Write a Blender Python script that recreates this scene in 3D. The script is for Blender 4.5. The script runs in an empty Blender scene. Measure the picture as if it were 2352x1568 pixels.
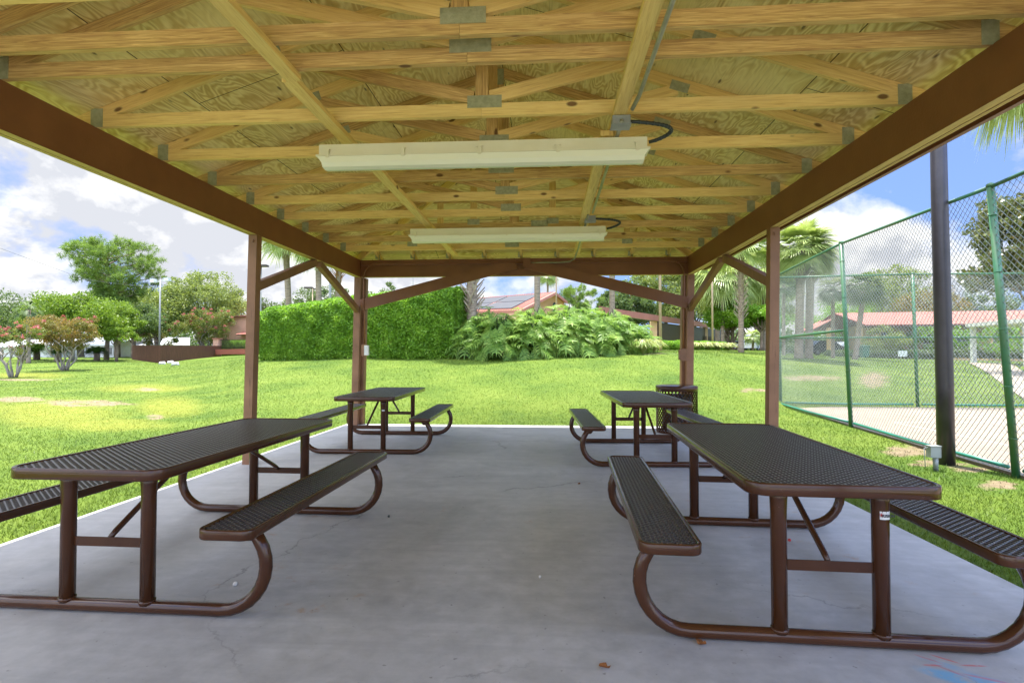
import bpy, math, random
import numpy as np
from mathutils import Vector, Matrix
random.seed(7); rng = np.random.default_rng(7)
S = bpy.context.scene; COL = S.collection
PI = math.pi
# ------------------------------------------------------------------ camera model
F, YAW, PITCH, HC = 1256.5, 0.0649, 0.0231, 1.2424      # reference frame 2352 wide
def W(px, py, d):
    """point at forward distance d seen at (px,py) of the 2352x1568 reference"""
    x = (px-1176)/F; z = -(py-784)/F
    c, s = math.cos(PITCH), math.sin(PITCH)
    yy = c - z*s; zz = s + z*c
    x, zz = x/yy*d, zz/yy*d
    c, s = math.cos(YAW), math.sin(YAW)
    return Vector((x*c - d*s, x*s + d*c, HC+zz))
def pix(x, y, z):
    c, s = math.cos(YAW), math.sin(YAW)
    u = x*c+y*s; w = -x*s+y*c; z = z-HC
    c, s = math.cos(PITCH), math.sin(PITCH)
    yy = w*c+z*s; zz = -w*s+z*c
    yy = np.where(yy < .05, .05, yy) if isinstance(yy, np.ndarray) else max(yy, .05)
    return 1176+F*u/yy, 784-F*zz/yy
def zz(py, d): return HC-(py-813)/F*d
# pavilion dimensions
XL, XR, HT, HB, YF = -3.287, 2.376, 2.897, 2.596, 9.42
YN = -0.95; XC = (XL+XR)/2; BT = .104
SL, SR, SF, SN = -3.576, 2.515, 9.60, -1.15
YM = 5.97
# ------------------------------------------------------------------ terrain
COLS = [(-900,[(4,-.05),(12,-.05),(26,.2),(50,.9),(90,1.15)]),
 (-300,[(4,-.05),(10,-.04),(25,zz(866,25)),(45,zz(824,45)),(90,1.15)]),
 (30,[(5,-.05),(10,0),(25,zz(867,25)),(31,zz(852,31)),(46,zz(822,46)),(90,1.1)]),
 (150,[(5,-.05),(10,0),(31,zz(852,31)),(40,zz(832,40)),(48,zz(822,48)),(90,1.1)]),
 (300,[(6,-.05),(10,0),(33,zz(846,33)),(46,zz(829,46)),(60,zz(818,60)),(90,1.15)]),
 (370,[(6,-.05),(10,0),(30,zz(852,30)),(48,zz(835,48)),(60,zz(822,60)),(90,1.3)]),
 (510,[(6,-.05),(9.6,0),(25,zz(850,25)),(45,zz(826,45)),(60,zz(818,60)),(90,1.4)]),
 (600,[(7,-.05),(9.6,0),(22.3,zz(826,22.3)),(45,zz(817,45)),(90,1.5)]),
 (830,[(9.2,-.05),(10,.0),(20.5,zz(818,20.5)),(45,1.5),(90,1.7)]),
 (1060,[(9.2,-.05),(10,.0),(18.8,zz(820,18.8)),(45,1.7),(90,1.9)]),
 (1300,[(9.2,-.05),(10,.0),(18.2,zz(813,18.2)),(45,2.0),(90,2.2)]),
 (1500,[(9.2,-.05),(10,.0),(18.6,zz(810,18.6)),(36,1.5),(60,1.8),(90,2.0)]),
 (1620,[(9.2,-.05),(10.2,.0),(20,zz(812,20)),(36,zz(803,36)),(60,1.7),(90,1.9)]),
 (1760,[(9.2,-.05),(10.5,.0),(24,zz(817,24)),(36,zz(806,36)),(60,1.6),(90,1.7)]),
 (1800,[(6,-.05),(12.8,-.03),(26,zz(822,26)),(42,zz(812,42)),(90,1.4)]),
 (1900,[(5,-.05),(13.3,-.03),(26,zz(826,26)),(42,zz(818,42)),(90,1.2)]),
 (2100,[(4,-.05),(13.3,-.03),(28,zz(838,28)),(42,zz(824,42)),(90,1.1)]),
 (2300,[(4,-.05),(13.3,-.03),(28,zz(842,28)),(42,zz(827,42)),(90,1.0)]),
 (2700,[(4,-.05),(13.3,-.03),(28,.5),(42,.7),(90,1.0)]),
 (3600,[(4,-.05),(15,-.03),(30,.4),(50,.7),(90,1.0)])]
_th = np.array([math.atan((p-1176)/F) for p, _ in COLS])
_rg = np.concatenate([np.arange(0, 30, .5), np.arange(30, 100, 2.), [100, 3000]])
_tab = []
for (p, prof), th in zip(COLS, _th):
    r = np.array([q[0] for q in prof])/math.cos(th); z = np.array([q[1] for q in prof])
    zi = np.interp(_rg, r, z)
    k = np.ones(5)/5
    zs = zi.copy(); zs[2:-2] = np.convolve(zi, k, 'valid')
    m = _rg > 12
    zi = np.where(m, zs, zi)
    _tab.append(zi)
_tab = np.array(_tab)
def H(x, y):
    x = np.atleast_1d(np.asarray(x, float)); y = np.atleast_1d(np.asarray(y, float))
    c, s = math.cos(YAW), math.sin(YAW)
    u = x*c+y*s; w = -x*s+y*c
    r = np.hypot(u, w); th = np.arctan2(u, w)
    tc = np.clip(th, _th[0], _th[-1])
    i = np.clip(np.searchsorted(_th, tc)-1, 0, len(_th)-2)
    t = (tc-_th[i])/(_th[i+1]-_th[i])
    j = np.clip(np.searchsorted(_rg, r)-1, 0, len(_rg)-2)
    q = np.clip((r-_rg[j])/(_rg[j+1]-_rg[j]), 0, 1)
    a = _tab[i, j]*(1-q)+_tab[i, j+1]*q; b = _tab[i+1, j]*(1-q)+_tab[i+1, j+1]*q
    return a*(1-t)+b*t
def h1(x, y): return float(H(x, y)[0])
def G(px, py):
    """ground point seen at a reference pixel"""
    lo = None
    for k in range(4000):
        d = 2.0*1.0015**k
        if d > 160: break
        p = W(px, py, d)
        if p.z < h1(p.x, p.y): return p
    return W(px, py, 60)
def base(px, d):
    p = W(px, 800, d); p.z = h1(p.x, p.y); return p
# ------------------------------------------------------------------ materials
def nm(name):
    m = bpy.data.materials.new(name); m.use_nodes = True
    nt = m.node_tree; b = nt.nodes['Principled BSDF']
    return m, nt, b
def L(nt, a, b): nt.links.new(a, b)
def ramp(nt, src, stops):
    r = nt.nodes.new('ShaderNodeValToRGB'); e = r.color_ramp.elements
    while len(e) < len(stops): e.new(.5)
    for q, (p, c) in zip(e, stops):
        q.position = p; q.color = (c[0], c[1], c[2], 1) if isinstance(c, tuple) else (c, c, c, 1)
    L(nt, src, r.inputs['Fac']); return r.outputs['Color']
def noise(nt, vec, scale, detail=4, rough=.55, dist=0):
    n = nt.nodes.new('ShaderNodeTexNoise'); n.inputs['Scale'].default_value = scale
    n.inputs['Detail'].default_value = detail; n.inputs['Roughness'].default_value = rough
    n.inputs['Distortion'].default_value = dist
    if vec is not None: L(nt, vec, n.inputs['Vector'])
    return n.outputs['Fac']
def mapping(nt, vec, sc=(1,1,1), loc=(0,0,0), rot=(0,0,0)):
    m = nt.nodes.new('ShaderNodeMapping'); m.inputs['Scale'].default_value = sc
    m.inputs['Location'].default_value = loc; m.inputs['Rotation'].default_value = rot
    L(nt, vec, m.inputs['Vector']); return m.outputs['Vector']
def mix(nt, fac, a, b, mode='MIX'):
    m = nt.nodes.new('ShaderNodeMix'); m.data_type = 'RGBA'; m.blend_type = mode
    for s, v in ((m.inputs[0], fac), (m.inputs[6], a), (m.inputs[7], b)):
        if isinstance(v, (int, float)): s.default_value = v
        elif isinstance(v, tuple): s.default_value = v+(1,) if len(v) == 3 else v
        else: L(nt, v, s)
    return m.outputs[2]
def math_(nt, op, a, b=None, c=None, clamp=False):
    m = nt.nodes.new('ShaderNodeMath'); m.operation = op; m.use_clamp = clamp
    for s, v in zip(m.inputs, (a, b, c)):
        if v is None: continue
        if isinstance(v, (int, float)): s.default_value = v
        else: L(nt, v, s)
    return m.outputs[0]
def bump(nt, b, hgt, strength=.3, dist=.01):
    n = nt.nodes.new('ShaderNodeBump'); n.inputs['Strength'].default_value = strength
    n.inputs['Distance'].default_value = dist
    L(nt, hgt, n.inputs['Height']); L(nt, n.outputs['Normal'], b.inputs['Normal'])
def tc(nt, k='Object'): return nt.nodes.new('ShaderNodeTexCoord').outputs[k]
def simple(name, c1, c2=None, scale=6, rough=.6, bmp=0, bscale=None, spec=.5, metal=0, stretch=(1,1,1), lo=.35, hi=.65):
    m, nt, b = nm(name); v = mapping(nt, tc(nt), stretch)
    c2 = c2 or tuple(x*.8 for x in c1)
    f = noise(nt, v, scale, 5)
    L(nt, ramp(nt, f, [(lo, c1), (hi, c2)]), b.inputs['Base Color'])
    b.inputs['Roughness'].default_value = rough; b.inputs['Metallic'].default_value = metal
    b.inputs['Specular IOR Level'].default_value = spec
    if bmp: bump(nt, b, noise(nt, v, bscale or scale*5, 4), bmp)
    return m
def foliage(name, c1, c2, c3=None, scale=3, trans=.45, rough=.45, spec=.3):
    m, nt, b = nm(name); v = tc(nt)
    f = noise(nt, v, scale, 2); g = noise(nt, v, scale*9, 1)
    f = math_(nt, 'ADD', math_(nt, 'MULTIPLY', f, .5), math_(nt, 'MULTIPLY', g, .5))
    st = [(.38, c1), (.55, c2)]+([(.66, c3)] if c3 else [])
    col = ramp(nt, f, st)
    L(nt, col, b.inputs['Base Color']); b.inputs['Roughness'].default_value = rough
    b.inputs['Specular IOR Level'].default_value = spec
    t = nt.nodes.new('ShaderNodeBsdfTranslucent'); L(nt, mix(nt, .5, col, (1, 1, .3), 'MULTIPLY'), t.inputs['Color'])
    a = nt.nodes.new('ShaderNodeMixShader'); a.inputs[0].default_value = trans
    L(nt, b.outputs[0], a.inputs[1]); L(nt, t.outputs[0], a.inputs[2])
    L(nt, a.outputs[0], nt.nodes['Material Output'].inputs['Surface'])
    return m
def lumber(name, cA, cB, cG, knots=True, rough=.65):
    m, nt, b = nm(name); uv = tc(nt, 'UV')
    g = mapping(nt, uv, (1.2, 26, 1))
    f = noise(nt, g, 3.2, 7, .62, 1.1)
    base_ = ramp(nt, f, [(.3, cA), (.5, cB), (.72, cG)])
    big = noise(nt, mapping(nt, uv, (.7, 2, 1)), 1.1, 3)
    base_ = mix(nt, ramp(nt, big, [(.5, 0.), (.8, .55)]), base_, tuple(x*.55 for x in cB))
    if knots:
        vo = nt.nodes.new('ShaderNodeTexVoronoi'); vo.inputs['Scale'].default_value = 1
        vo.inputs['Randomness'].default_value = 1
        L(nt, mapping(nt, uv, (3.6, 7.5, 1)), vo.inputs['Vector'])
        k = ramp(nt, vo.outputs['Distance'], [(.10, (1., 1., 1.)), (.16, (0., 0., 0.))])
        sc_ = nt.nodes.new('ShaderNodeSeparateColor'); L(nt, vo.outputs['Color'], sc_.inputs[0]); k = math_(nt, 'MULTIPLY', k, math_(nt, 'GREATER_THAN', sc_.outputs[0], .55))
        base_ = mix(nt, math_(nt, 'MULTIPLY', k, .85), base_, (.10, .035, .012))
    L(nt, base_, b.inputs['Base Color']); b.inputs['Roughness'].default_value = rough
    b.inputs['Specular IOR Level'].default_value = .25
    bump(nt, b, f, .25, .004)
    return m
M = {}
M['lumber'] = lumber('yellow_pine', (.90, .68, .25), (.83, .58, .19), (.62, .38, .11))
M['lumber_dark'] = lumber('stained_pine', (.80, .57, .21), (.58, .37, .12), (.34, .18, .065))
M['lumber_raw'] = lumber('raw_beam_edge', (.72, .54, .24), (.62, .44, .18), (.36, .23, .09), False)
def plywood():
    m, nt, b = nm('plywood'); uv = tc(nt, 'UV')
    warp = noise(nt, mapping(nt, uv, (1.1, 3.0, 1)), 1.0, 3, .5, .4)
    f = math_(nt, 'SINE', math_(nt, 'MULTIPLY', warp, 115))
    f = math_(nt, 'MULTIPLY_ADD', f, .5, .5)
    amt = ramp(nt, noise(nt, mapping(nt, uv, (.8, 1.2, 1)), 1.3, 3), [(.34, 0.1), (.56, 1.)])
    c = mix(nt, math_(nt, 'MULTIPLY', f, amt), (.95, .77, .33), (.68, .46, .145))
    streak = noise(nt, mapping(nt, uv, (1.5, 40, 1)), 1.6, 5)
    c = mix(nt, ramp(nt, streak, [(.5, 0.), (.8, .5)]), c, (.36, .22, .08))
    ck = nt.nodes.new('ShaderNodeTexVoronoi'); ck.inputs['Scale'].default_value = 1
    L(nt, mapping(nt, uv, (3.0, 6.0, 1)), ck.inputs['Vector'])
    dash = nt.nodes.new('ShaderNodeTexVoronoi'); dash.inputs['Scale'].default_value = 1
    L(nt, mapping(nt, uv, (2.2, 7.5, 1)), dash.inputs['Vector'])
    k = ramp(nt, dash.outputs['Distance'], [(.05, (1., 1., 1.)), (.095, (0., 0., 0.))])
    c = mix(nt, math_(nt, 'MULTIPLY', k, .8), c, (.07, .035, .02))
    br = nt.nodes.new('ShaderNodeTexBrick'); br.inputs['Scale'].default_value = 1
    br.inputs['Mortar Size'].default_value = .0035; br.inputs['Brick Width'].default_value = 2.44
    br.inputs['Row Height'].default_value = 1.22; br.inputs['Mortar Smooth'].default_value = 0
    br.inputs['Color1'].default_value = (1, 1, 1, 1); br.inputs['Color2'].default_value = (.86, .86, .86, 1)
    br.inputs['Mortar'].default_value = (.08, .05, .03, 1)
    L(nt, uv, br.inputs['Vector'])
    c = mix(nt, 1., c, br.outputs['Color'], 'MULTIPLY')
    L(nt, c, b.inputs['Base Color']); b.inputs['Roughness'].default_value = .7
    b.inputs['Specular IOR Level'].default_value = .2
    return m
M['plywood'] = plywood()
M['beam'] = simple('brown_beam_paint', (.22, .082, .030), (.18, .064, .023), 3, .42, .12, 60, .5)
M['post'] = simple('brown_post_paint', (.27, .13, .066), (.19, .085, .040), 5, .6, .35, 16, .4, stretch=(6, 6, .5))
def weathered(name, c1, c2, sc):
    m, nt, b = nm(name); v = tc(nt)
    f = noise(nt, mapping(nt, v, (14, 14, .8)), 2.2, 6, .65, .4); g = noise(nt, v, 3, 4)
    c = mix(nt, ramp(nt, g, [(.35, 0.), (.7, 1.)]), c1, c2)
    c = mix(nt, ramp(nt, f, [(.60, 0.), (.72, .7)]), c, tuple(x*.3 for x in c2))
    ch = ramp(nt, noise(nt, v, 24, 4, .7), [(.70, 0.), (.73, .7)]); c = mix(nt, ch, c, (.42, .32, .24))
    L(nt, c, b.inputs['Base Color']); b.inputs['Roughness'].default_value = .6
    bump(nt, b, f, .35, .006); return m
M['post'] = weathered('brown_post_paint', (.27, .13, .066), (.18, .082, .040), 1)
M['steel'] = simple('galvanised_plate', (.42, .42, .24), (.31, .32, .17), 30, .5, .3, 120, .5, .15)
M['conduit'] = simple('grey_conduit', (.36, .35, .24), (.28, .27, .18), 8, .4, metal=.3)
M['box_grey'] = simple('grey_box', (.33, .35, .34), (.26, .28, .27), 8, .45, metal=.2)
M['cable'] = simple('black_cable', (.03, .04, .035), None, 8, .4)
M['fix_white'] = simple('fixture_cream', (.86, .80, .58), (.80, .74, .52), 4, .35)
m, nt, b = nm('diffuser'); b.inputs['Base Color'].default_value = (.93, .90, .70, 1); b.inputs['Roughness'].default_value = .25; M['diff'] = m
M['shingle'] = simple('brown_shingles', (.10, .075, .06), (.06, .045, .04), 20, .9, .5, 60)
def coated():
    m, nt, b = nm('brown_coating'); v = tc(nt)
    f = noise(nt, v, 3, 4)
    c = ramp(nt, f, [(.35, (.070, .026, .010)), (.7, (.050, .018, .008))])
    sc = ramp(nt, noise(nt, mapping(nt, v, (1, 1, 1)), 38, 3, .7), [(.69, 0.), (.73, .55)])
    c = mix(nt, sc, c, (.16, .09, .07))
    L(nt, c, b.inputs['Base Color']); b.inputs['Roughness'].default_value = .2
    L(nt, ramp(nt, noise(nt, v, 9, 3), [(.3, .10), (.75, .26)]), b.inputs['Roughness'])
    b.inputs['Specular IOR Level'].default_value = .38
    return m
M['coat'] = coated()
def coated2():
    m, nt, b = nm('dark_mesh_coating')
    b.inputs['Base Color'].default_value = (.040, .029, .027, 1); b.inputs['Roughness'].default_value = .28
    b.inputs['Specular IOR Level'].default_value = .8
    return m
M['mesh'] = coated2()
M['sticker'] = simple('sticker_white', (.75, .75, .73), None, 8, .4)
M['ink'] = simple('sticker_ink', (.02, .02, .03), None, 8, .5)
M['ink_red'] = simple('sticker_red_ink', (.5, .03, .03), None, 8, .5)
M['green_pipe'] = simple('green_pipe', (.035, .15, .075), (.055, .13, .055), 3, .4, spec=.5)
M['teal_pipe'] = simple('teal_pipe', (.03, .22, .16), (.025, .16, .12), 3, .35, spec=.5)
M['wire'] = simple('fence_wire', (.30, .33, .31), (.20, .235, .22), 8, .35, metal=.55)
M['blackpole'] = simple('black_pole', (.030, .024, .030), (.018, .014, .016), 5, .33, .2, 40, .6)
M['trunk'] = simple('bark', (.22, .17, .125), (.11, .08, .06), 6, .9, .8, 14, .2, stretch=(1, 1, .35))
M['trunk_grey'] = simple('grey_bark', (.36, .32, .27), (.20, .175, .15), 5, .9, .6, 14, .2, stretch=(1, 1, .5))
M['palm_trunk'] = simple('palm_bark', (.34, .27, .20), (.19, .145, .105), 7, .9, .9, 22, .2, stretch=(.6, .6, 4))
M['boot'] = simple('palm_boot', (.42, .36, .28), (.26, .19, .13), 9, .85, .6, 20, .2)
M['boot_red'] = simple('palm_boot_orange', (.42, .22, .10), (.26, .11, .05), 9, .85, .6, 20, .2)
M['lf_lime'] = foliage('leaf_lime', (.11, .19, .02), (.19, .29, .035), (.28, .38, .06))
M['lf_hedge'] = foliage('leaf_hedge', (.13, .27, .03), (.23, .41, .045), (.37, .54, .08), 2, .5, .42, .3)
M['lf_dark'] = foliage('leaf_dark', (.075, .125, .04), (.13, .19, .06), (.21, .28, .10))
M['lf_oak'] = foliage('leaf_oak', (.15, .20, .05), (.25, .31, .085), (.34, .39, .12))
M['lf_pine'] = foliage('needle', (.11, .19, .035), (.20, .30, .06), (.29, .40, .09))
M['lf_palm'] = foliage('leaf_palm', (.22, .30, .08), (.36, .44, .14), (.48, .55, .24), 3, .35, .35, .5)
M['lf_philo'] = foliage('leaf_philodendron', (.12, .24, .04), (.24, .38, .065), (.42, .51, .12), 1.6, .5, .42, .25)
M['lf_sago'] = foliage('leaf_sago', (.02, .05, .01), (.05, .10, .015), None, 3, .2)
M['lf_crepe'] = foliage('leaf_crepe', (.15, .17, .035), (.27, .20, .06), (.34, .15, .06), 1.2)
M['lf_crepe_g'] = foliage('leaf_crepe_green', (.11, .17, .035), (.20, .23, .055), (.28, .17, .06), 1.0)
M['fl_red'] = foliage('flower_red', (.42, .10, .11), (.52, .18, .17), None, 5, .3)
M['lf_mag'] = foliage('leaf_magnolia', (.08, .12, .03), (.16, .18, .05), (.36, .22, .05), 4, .15, .3, .5)
M['lf_grey'] = foliage('leaf_silver', (.16, .20, .15), (.26, .30, .22), None)
M['lf_stripe'] = foliage('leaf_striped', (.30, .36, .10), (.48, .50, .22), (.6, .6, .35), 8)
M['white_wall'] = simple('white_siding', (.72, .72, .70), (.64, .64, .63), 3, .6)
M['white_roof'] = simple('white_metal_roof', (.70, .70, .70), None, 3, .4)
M['pink'] = simple('pink_stucco', (.60, .34, .23), (.54, .30, .20), 2, .8, .2, 40)
M['tan'] = simple('tan_stucco', (.55, .38, .20), (.48, .32, .16), 2, .8, .2, 40)
M['salmon'] = simple('salmon_fascia', (.40, .16, .115), (.35, .135, .095), 2, .5)
M['bronze'] = simple('bronze_metal', (.05, .035, .025), None, 3, .4)
M['solar'] = simple('solar_panel', (.045, .047, .055), (.035, .037, .045), 3, .5)
M['glass'] = simple('window_glass', (.03, .04, .05), None, 3, .08, spec=.8)
M['fencewood'] = simple('brown_board_fence', (.15, .065, .038), (.10, .042, .025), 4, .75, .4, 14, .3, stretch=(5, 5, .3))
M['brick'] = simple('red_brick', (.35, .10, .06), (.26, .075, .045), 12, .85, .4, 40)
M['tan_pole'] = simple('tan_pole', (.45, .33, .20), None, 3, .6)
M['grey_pole'] = simple('grey_pole', (.28, .28, .26), None, 3, .5)
M['car_white'] = simple('car_white', (.7, .7, .7), None, 3, .25); M['car_dark'] = simple('car_dark', (.03, .035, .045), None, 3, .2)
M['tyre'] = simple('tyre', (.02, .02, .02), None, 3, .8)
M['bin_green'] = simple('bin_green', (.02, .13, .085), None, 3, .4)
M['rock'] = simple('white_rock', (.7, .68, .64), (.5, .48, .45), 6, .9, .5)
M['leaf_dry'] = simple('dry_leaf', (.30, .12, .03), (.20, .07, .02), 20, .8)
M['red_plastic'] = simple('red_plastic', (.6, .05, .04), None, 3, .4)
def tile_mat(name, c1, c2, rowh, colw):
    m, nt, b = nm(name); uv = tc(nt, 'UV')
    sx = nt.nodes.new('ShaderNodeSeparateXYZ'); L(nt, uv, sx.inputs[0])
    u = math_(nt, 'SINE', math_(nt, 'MULTIPLY', sx.outputs[0], 2*PI/colw))
    v = math_(nt, 'FRACT', math_(nt, 'DIVIDE', sx.outputs[1], rowh))
    h = math_(nt, 'ADD', math_(nt, 'MULTIPLY', u, .5), math_(nt, 'MULTIPLY', v, -1.))
    f = noise(nt, mapping(nt, uv, (3, 3, 1)), 1.5, 3)
    c = ramp(nt, f, [(.35, c1), (.65, c2)])
    gap = ramp(nt, v, [(.0, .45), (.10, 1.)])
    c = mix(nt, 1., c, gap, 'MULTIPLY')
    L(nt, c, b.inputs['Base Color']); b.inputs['Roughness'].default_value = .75
    bump(nt, b, h, .9, .05); return m
M['tile'] = tile_mat('terracotta_tiles', (.38, .135, .095), (.29, .10, .07), .38, .3)
def concrete():
    m, nt, b = nm('concrete'); v = tc(nt)
    f = noise(nt, v, .8, 6, .6); g = noise(nt, v, 9, 6, .65); s = noise(nt, v, 2.2, 5, .6, .5)
    c = ramp(nt, f, [(.32, (.345, .335, .325)), (.66, (.48, .465, .445))])
    c = mix(nt, ramp(nt, s, [(.48, 0.), (.74, .7)]), c, (.27, .26, .25))
    c = mix(nt, .22, c, ramp(nt, g, [(.3, (.2, .2, .2)), (.7, (.75, .75, .75))]))
    # soft brush lines running across the slab
    br = noise(nt, mapping(nt, v, (.5, 9, 1)), 1.5, 5, .6)
    c = mix(nt, ramp(nt, br, [(.48, 0.), (.75, .5)]), c, (.33, .32, .315))
    sp = noise(nt, v, 30, 2, .5)
    c = mix(nt, ramp(nt, sp, [(.70, 0.), (.76, .6)]), c, (.15, .14, .13))
    # rust stains
    r = math_(nt, 'MULTIPLY', ramp(nt, noise(nt, v, 5.5, 5, .7), [(.60, 0.), (.72, 1.)]), ramp(nt, noise(nt, v, .9, 1), [(.52, 0.), (.62, .6)]))
    c = mix(nt, r, c, (.42, .23, .10))
    # hairline cracks: boundaries of a large distorted cell pattern
    dv = nt.nodes.new('ShaderNodeVectorMath'); dv.operation = 'MULTIPLY_ADD'
    nz = nt.nodes.new('ShaderNodeTexNoise'); nz.inputs['Scale'].default_value = 4; nz.inputs['Detail'].default_value = 6
    nz.inputs['Roughness'].default_value = .65
    L(nt, v, nz.inputs['Vector']); L(nt, nz.outputs['Color'], dv.inputs[0])
    dv.inputs[1].default_value = (.33, .33, .33); L(nt, v, dv.inputs[2])
    vo = nt.nodes.new('ShaderNodeTexVoronoi'); vo.feature = 'DISTANCE_TO_EDGE'; vo.inputs['Scale'].default_value = .36
    L(nt, mapping(nt, dv.outputs[0], (1, 1, 0), (3.7, 1.9, 0)), vo.inputs['Vector'])
    cr = ramp(nt, vo.outputs['Distance'], [(.0003, (1., 1., 1.)), (.0013, (0., 0., 0.))])
    cr = math_(nt, 'MULTIPLY', cr, ramp(nt, noise(nt, v, .9, 3), [(.47, 0.), (.58, .6)]))
    c = mix(nt, cr, c, (.12, .115, .11))
    # chalk scribbles near the camera on the right
    def blob(cx, cy, rx, ry, rot, col, amt, base_):
        mp = nt.nodes.new('ShaderNodeMapping'); mp.vector_type = 'TEXTURE'
        mp.inputs['Location'].default_value = (cx, cy, 0); mp.inputs['Rotation'].default_value = (0, 0, rot)
        mp.inputs['Scale'].default_value = (rx, ry, 1e3); L(nt, v, mp.inputs['Vector'])
        ln = nt.nodes.new('ShaderNodeVectorMath'); ln.operation = 'LENGTH'; L(nt, mp.outputs[0], ln.inputs[0])
        e = ramp(nt, ln.outputs['Value'], [(.55, (1., 1., 1.)), (1., (0., 0., 0.))])
        q = math_(nt, 'MULTIPLY', e, ramp(nt, noise(nt, v, 16, 5, .7), [(.34, 0.), (.52, amt*.75)]))
        return mix(nt, q, base_, col)
    for (px, py, rx, ry, rot, col, amt) in CHALK:
        p = W(px, py, HC*F/(py-813)); c = blob(p.x, p.y, rx, ry, rot, col, amt, c)
    L(nt, c, b.inputs['Base Color'])
    L(nt, ramp(nt, g, [(.3, .42), (.7, .68)]), b.inputs['Roughness']); b.inputs['Specular IOR Level'].default_value = .4
    bump(nt, b, math_(nt, 'ADD', math_(nt, 'MULTIPLY', g, .5), math_(nt, 'MULTIPLY', noise(nt, v, 90, 3), .5)), .12, .004)
    return m
CHALK = [(2205, 1548, .16, .055, -.5, (.08, .38, .62), .85), (2165, 1515, .10, .03, -.6, (.16, .36, .55), .6), (2290, 1555, .12, .03, -.6, (.12, .38, .62), .7),
         (2132, 1503, .055, .008, -.75, (.62, .10, .09), .9), (2170, 1503, .06, .008, -.7, (.62, .10, .09), .9), (2140, 1517, .05, .008, 0, (.62, .10, .09), .9),
         (2235, 1518, .06, .008, 0, (.62, .10, .09), .9), (2190, 1532, .09, .008, -.9, (.5, .12, .16), .7), (2270, 1548, .10, .01, -.4, (.62, .14, .16), .8)]
M['concrete'] = concrete()
M['court'] = simple('beige_court', (.27, .215, .15), (.22, .175, .125), 1.5, .8, .2, 60)
M['bounce_pave'] = simple('pale_bounce_concrete', (.55, .52, .46), (.46, .44, .40), 1.5, .85, .2, 60)
M['path'] = simple('pale_path', (.32, .26, .19), (.27, .22, .165), 1.5, .85, .2, 60)
M['line'] = simple('court_line', (.58, .50, .38), None, 8, .7)
def ground_mat(name, blades=False):
    m, nt, b = nm(name); v = tc(nt)
    f = noise(nt, v, .55, 4); g = noise(nt, v, 9, 4, .6); k = noise(nt, v, 55, 2)
    c = ramp(nt, math_(nt, 'ADD', math_(nt, 'MULTIPLY', f, .7), math_(nt, 'MULTIPLY', g, .3)),
             [(.34, (.068, .128, .013)), (.50, (.118, .182, .019)), (.66, (.168, .228, .032))])
    at = nt.nodes.new('ShaderNodeAttribute'); at.attribute_name = 'wear'
    sp = nt.nodes.new('ShaderNodeSeparateColor'); L(nt, at.outputs['Color'], sp.inputs[0])
    nn = math_(nt, 'SUBTRACT', noise(nt, v, 2.6, 5, .7), .5)
    y = ramp(nt, math_(nt, 'MULTIPLY_ADD', nn, .8, sp.outputs[1]), [(.35, 0.), (1.1, .8)])
    c = mix(nt, y, c, (.27, .27, .035))
    d = ramp(nt, math_(nt, 'MULTIPLY_ADD', nn, 2.4, sp.outputs[0]), [(.62, 0.), (.95, .9)])
    gm = c if blades else mix(nt, 1., c, (.84, .84, .84), 'MULTIPLY')  # ground colour darkened evenly, standing in for shade among the blades
    c = mix(nt, d, gm, ramp(nt, g, [(.3, (.17, .125, .075)), (.7, (.29, .215, .14))]))
    L(nt, c, b.inputs['Base Color']); b.inputs['Roughness'].default_value = .75
    b.inputs['Specular IOR Level'].default_value = .15
    if blades:
        b.inputs['Roughness'].default_value = .45; b.inputs['Specular IOR Level'].default_value = .35
        t = nt.nodes.new('ShaderNodeBsdfTranslucent'); L(nt, c, t.inputs['Color'])
        a = nt.nodes.new('ShaderNodeMixShader'); a.inputs[0].default_value = .4
        L(nt, b.outputs[0], a.inputs[1]); L(nt, t.outputs[0], a.inputs[2])
        L(nt, a.outputs[0], nt.nodes['Material Output'].inputs['Surface'])
    else: bump(nt, b, math_(nt, 'ADD', g, k), .6, .05)
    return m
M['lawn'] = ground_mat('lawn'); M['blade'] = ground_mat('grass_blade', True)
M['mulch'] = simple('sandy_mulch', (.34, .25, .17), (.20, .13, .08), 8, .9, .6, 30)
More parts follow.
